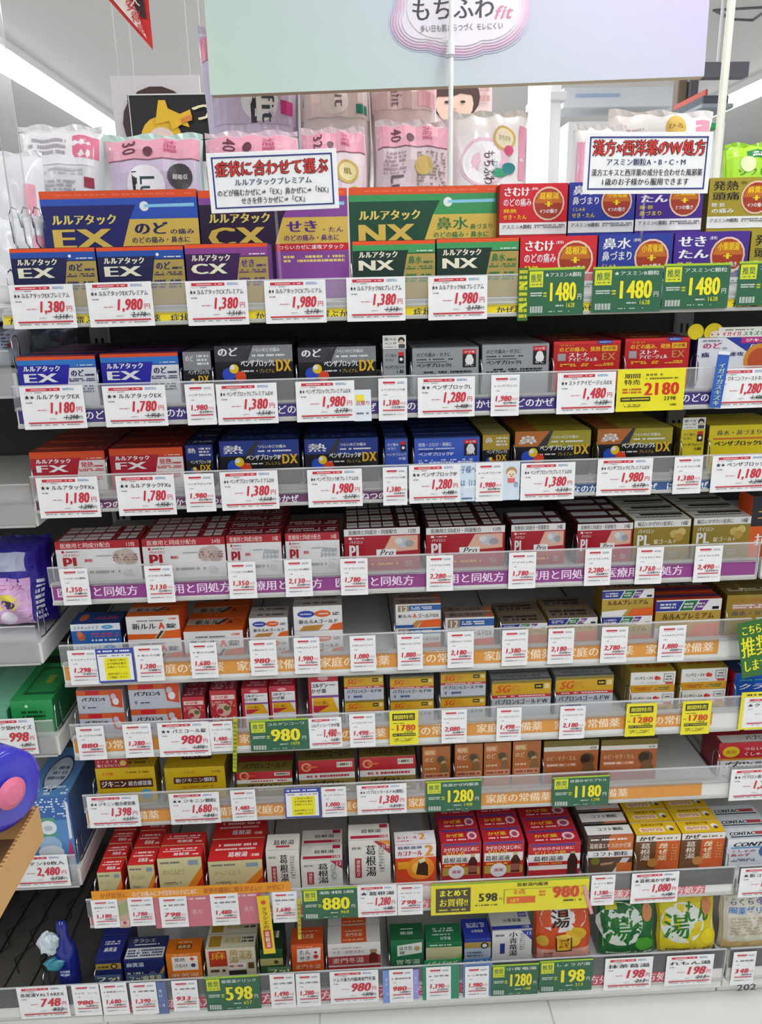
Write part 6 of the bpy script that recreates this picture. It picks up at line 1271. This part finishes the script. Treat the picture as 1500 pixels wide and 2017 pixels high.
b = MB(); b.mesh_part([(x + .008, y, z * .8 + .0) for x, y, z in [(v[0], v[1] - .004, v[2] * .5 + .03) for v in vs]], fs, mat('3a8a9a', .3)); b.build('tied_bag_lower', o)

def nbox(name, x0, x1, y0, y1, Y, d, i, body, side, art, topart, lab, cat='box', rz=0.):
    a, c = at(x0, y0, Y), at(x1, y0 - .02 * (x1 - x0), Y)
    zb = NZ[i][1]
    w, h = c.x - a.x, a.z - zb
    b = MB(); b.box(-w / 2, w / 2, 0, d, 0, h, ink(side), .001)
    o = b.build(name, None, ((a.x + c.x) / 2, Y, zb + .0006)); o.rotation_euler.z = rz
    f = front_face(w, h); f.art([('r', .004, .004, .996, .996, body)] + art); f.mb.build('front_panel', o)
    f = top_face(w, d, h); f.art([('r', .004, .004, .996, .996, body)] + topart); f.mb.build('top_panel', o)
    return tag(o, lab, cat)
nbox('glove_box', 18, 102, 1382, 1422, 1.262, .2, 3, '2a9a52', '1f7a42', [('d', .25, .3, .8, .7, '12351e', 3, 3, .9), ('c', .38, .82, .04, 'c8f0d0')], [('r', .22, .1, .98, .62, '1a5a34'), ('r', .26, .14, .94, .58, '2a8a4a'), ('r', .55, .3, .72, .46, '8a9a40'), ('r', .1, .7, .95, .85, '16301e')], 'green flat box with dark letters on the left neighbouring shelf')
nbox('glove_box', -90, 13, 1405, 1424, 1.262, .22, 3, '7ac0a0', '4a9a70', [], [('r', .3, .1, .95, .9, '8ad0b0'), ('c', .9, .8, .1, 'c8c020')], 'pale green flat box at the left edge on the neighbouring shelf')
nbox('wipes_box', 46, 133, 1572, 1712, 1.258, .16, 4, '5a90c8', '4a6a9a', [('r', .0, .66, 1, 1, '3a6ab0'), ('d', .05, .7, .95, .98, 'e0f0fa', 8, 2, .3), ('r', .1, .36, .62, .7, '58a888'), ('c', .45, .56, .2, 'e8eef0', .1), ('c', .45, .55, .1, 'b8c8d0', .04), ('c', .45, .3, .26, 'a0c0e0'), ('c', .44, .2, .3, 'dfe4e8', .1), ('p', 'd83a6a', (.82, .1), (.97, .1), (.9, .4)), ('p', 'e0e8f0', (.9, .38), (.97, .4), (.98, .9), (.92, .95))], [('c', .5, .45, .3, '2a3a60', .36), ('c', .5, .45, .27, 'c0ccd8', .32), ('d', .3, .3, .7, .6, '4a5a78', 3), ('d', .02, .02, .98, .2, 'e0f0fa', 3, 4, .3)], 'blue dotted box with toilet drawing on the left neighbouring shelf')
ov = place_card(-30, 66, 1418, 1489, YN - .0045, wide('パック袋Mサイズ', '998', '1,097'), 'f0f0f0', 'price_card', 'price card'); ov['label'] = 'white price card reading 998 on the left neighbouring shelf'
ov = place_card(20, 131, 1688, 1750, YN - .0045, wide('リボテン30枚入', '2,480', '2,728'), 'f0f0f0', 'price_card', 'price card'); ov['label'] = 'white price card reading 2,480 under the blue dotted box'
zb = NZ[2][1]
a, c = at(-60, 1098, 1.26), at(94, 1098, 1.26)
pouch('night_pad_bag', c.x - a.x, a.z - zb, .12, '241a86', [('r', .02, .55, .98, .97, '2a2090'), ('r', .1, .06, .82, .62, 'd8a8d8'), ('r', .14, .1, .78, .58, 'e0b4dc'), ('c', .5, .34, .17, 'e8d850', .1), ('c', .5, .32, .12, '3a2a5a', .05), ('t', 'クリニクス', .2, .48, .76, .56, 'c05a98', 1), ('r', .1, .7, .8, .9, 'a8b0c8'), ('d', .88, .1, .96, .6, 'e8e8f4', 8), ('c', .5, .16, .1, 'f0e8f4')], ((a.x + c.x) / 2 - .02, 1.325, zb + .008), 'dark blue glossy bag with pink panel on the left neighbouring shelf', 'bag', None, rx=-.1, k=5, seed=11)
# bluish soft packs under the left end of the top shelf
zb = NZ[0][1]
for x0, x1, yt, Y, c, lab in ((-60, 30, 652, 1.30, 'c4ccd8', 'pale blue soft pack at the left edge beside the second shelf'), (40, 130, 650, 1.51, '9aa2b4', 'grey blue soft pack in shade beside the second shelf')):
    a, q = at(x0, yt, Y), at(x1, yt, Y)
    pouch('soft_pack', q.x - a.x, a.z - zb, .09, c, [('d', .6, .5, .8, .9, '5a6480', 5), ('c', .8, .6, .05, 'b04a4a'), ('d', .2, .2, .5, .3, '7a84a0', 2)], ((a.x + q.x) / 2, Y + .05, zb + .001), lab, 'soft pack', None, seed=x0 + 99)
# white packs and wire hook at the upper left
zb2 = NZ[0][1] + .15
a = at(0, 545, 1.24)
b = MB(); b.box(XL - .75, XL - .024, YN, YB - .015, ZT - .02, ZT + .0, M_STEEL, .002); o = b.build('shelf_board', left); o.location = (-(XL - .6), -Y0, 0)
for k, px in enumerate((16, 40, 62)):
    q = at(px, 408, 1.3)
    b = MB(); z = q.z - ZT
    b.tube([(0, .08, z - .06), (0, .02, z - .06), (0, .003, z - .05), (0, 0, z - .01), (.004, 0, z), (.012, 0, z - .004), (.016, 0, z - .03)], .0014, M_CHROME, 6)
    b.tube([(0, .08, z - .06), (0, .08, 0.002)], .0014, M_CHROME, 6)
    o = b.build('wire_hook', None, (q.x, 1.3, ZT), smooth=True); tag(o, ['first chrome wire hook at the upper left edge', 'second chrome wire hook from the left edge', 'third chrome wire hook beside the clear strip'][k], 'hook', 'wire hooks at the upper left')
for x0, x1, yt, Y, lab in ((-70, 60, 300, 1.56, 'white plain pack at the left edge behind the wire hooks'), (-60, 84, 430, 1.40, 'low white pack below the wire hooks at left edge')):
    a, q = at(x0, yt, Y), at(x1, yt, Y)
    pouch('soft_pack', q.x - a.x, a.z - ZT, .09, 'ececee', [('d', .5, .3, .8, .5, 'c8ccd4', 3), ('r', .8, .5, .94, .8, 'f0a8b8')], ((a.x + q.x) / 2, Y + .05, ZT + .001), lab, 'soft pack', None, seed=x0 + 199)

# foreground at the left: a cardboard carton on a stand with a blue canister in it
Yc = .75
zt = at(76, 1588, Yc).z
A1, A2 = atz(76, 1588, zt), atz(0, 1716, zt)
dv = (A2 - A1); L = dv.length; dv.normalize()
nrm = Vector((-dv.y, dv.x, 0))
if nrm.x > 0: nrm = -nrm
o = tag(add('cardboard_carton', None, None, (A1.x, A1.y, 0)), 'shallow brown cardboard tray holding the blue roll at lower left', 'carton')
M_CB = mat('c39a63', .8, vary=.08, scale=25); M_CE = mat('d8bd90', .85)
def obox(p, a, n, l0, l1, d0, d1, z0, z1, m_, nm, parent):
    vs = []
    for l in (l0, l1):
        for d in (d0, d1):
            for z in (z0, z1):
                q = a * l + n * d
                vs.append((q.x, q.y, z))
    b = MB(); b.mesh_part(vs, [(0, 1, 3, 2), (4, 6, 7, 5), (0, 4, 5, 1), (2, 3, 7, 6), (0, 2, 6, 4), (1, 5, 7, 3)], m_)
    return b.build(nm, parent)
zlow = at(78, 1652, Yc).z
obox(A1, dv, nrm, 0, .5, 0, .004, zlow, zt, M_CB, 'side_wall', o)
obox(A1, dv, nrm, 0, .5, .3, .304, zlow, zt, M_CB, 'side_wall', o)
obox(A1, dv, nrm, 0, .004, .004, .3, zlow, zt, M_CB, 'end_wall', o)
obox(A1, dv, nrm, .496, .5, .004, .3, zlow, zt, M_CB, 'end_wall', o)
obox(A1, dv, nrm, .004, .496, .004, .3, zlow, zlow + .004, mat('6a4e34', .85), 'bottom_panel', o)  # tray floor in a darker brown, standing in for the shade inside
b = MB()
k = 0
while k * .006 < .5:
    for d_ in (0.0003,):
        vs = []
        for l in (k * .006, k * .006 + .003):
            for d in (.0006, .0034):
                for z in (zt, zt + .0006):
                    q = dv * l + nrm * d; vs.append((q.x, q.y, z))
        b.mesh_part(vs, [(0, 1, 3, 2), (4, 6, 7, 5), (0, 4, 5, 1), (2, 3, 7, 6), (0, 2, 6, 4), (1, 5, 7, 3)], mat('8a6234', .9))
    k += 1
b.build('corrugated_edge', o)
st = tag(add('display_stand', None, None, (A1.x, A1.y, 0)), 'pale grey display stand under the cardboard carton at left', 'stand')
obox(A1, dv, nrm, .1, .45, .16, .29, .03, zlow - .001, mat('b4bcc8', .5), 'column', st)
obox(A1, dv, nrm, .0, .5, .0, .304, .0025, .03, mat('9aa2ae', .5), 'base', st)
# a fat film wrapped roll lying in the tray, its round end towards the shelf
RC = .043
ax = Vector((.86, -.5, .05)).normalized()
e1 = ax.cross(Vector((0, 0, 1))).normalized(); e2 = e1.cross(ax)
pc = atz(15, 1560, zt + .004 + RC)
can = tag(add('blue_roll', None, None, pc), 'shiny blue wrapped roll with round pink end label lying in the cardboard tray', 'roll')
b = MB(); N = 32
prof = [(.0, .012), (.006, .012), (.014, .004), (.024, .001), (.036, .0), (.041, -.003), (.043, -.009), (.043, -.15), (.040, -.156), (0, -.157)]
vs, fs = [], []
for j, (r_, t) in enumerate(prof):
    for k in range(N):
        an = 2 * math.pi * k / N
        rr = r_ * (1 + (.012 * math.sin(5 * an + t * 60) if r_ > .03 else 0))
        q = ax * t * .6 + (e1 * math.cos(an) + e2 * math.sin(an)) * rr
        vs.append(tuple(q))
for i in range(len(prof) - 1):
    for k in range(N):
        fs.append((i * N + k, i * N + (k + 1) % N, (i + 1) * N + (k + 1) % N, (i + 1) * N + k)[::-1])
b.mesh_part(vs, fs, mat('3a36b8', .15, coat=.5)); b.build('wrapped_body', can, smooth=True)
b = MB(); vs = []
for rr, t in ((0, .0102), (.010, .0090), (.0165, .0052)):
    for k in range(N):
        an = 2 * math.pi * k / N
        vs.append(tuple(ax * (t + .0012) + (e1 * math.cos(an) + e2 * math.sin(an)) * rr))
fs = [(i * N + k, (i + 1) * N + k, (i + 1) * N + (k + 1) % N, i * N + (k + 1) % N) for i in range(2) for k in range(N)]
b.mesh_part(vs, fs, mat('d8708e', .5, bump=.3)); b.build('pink_end_label', can)
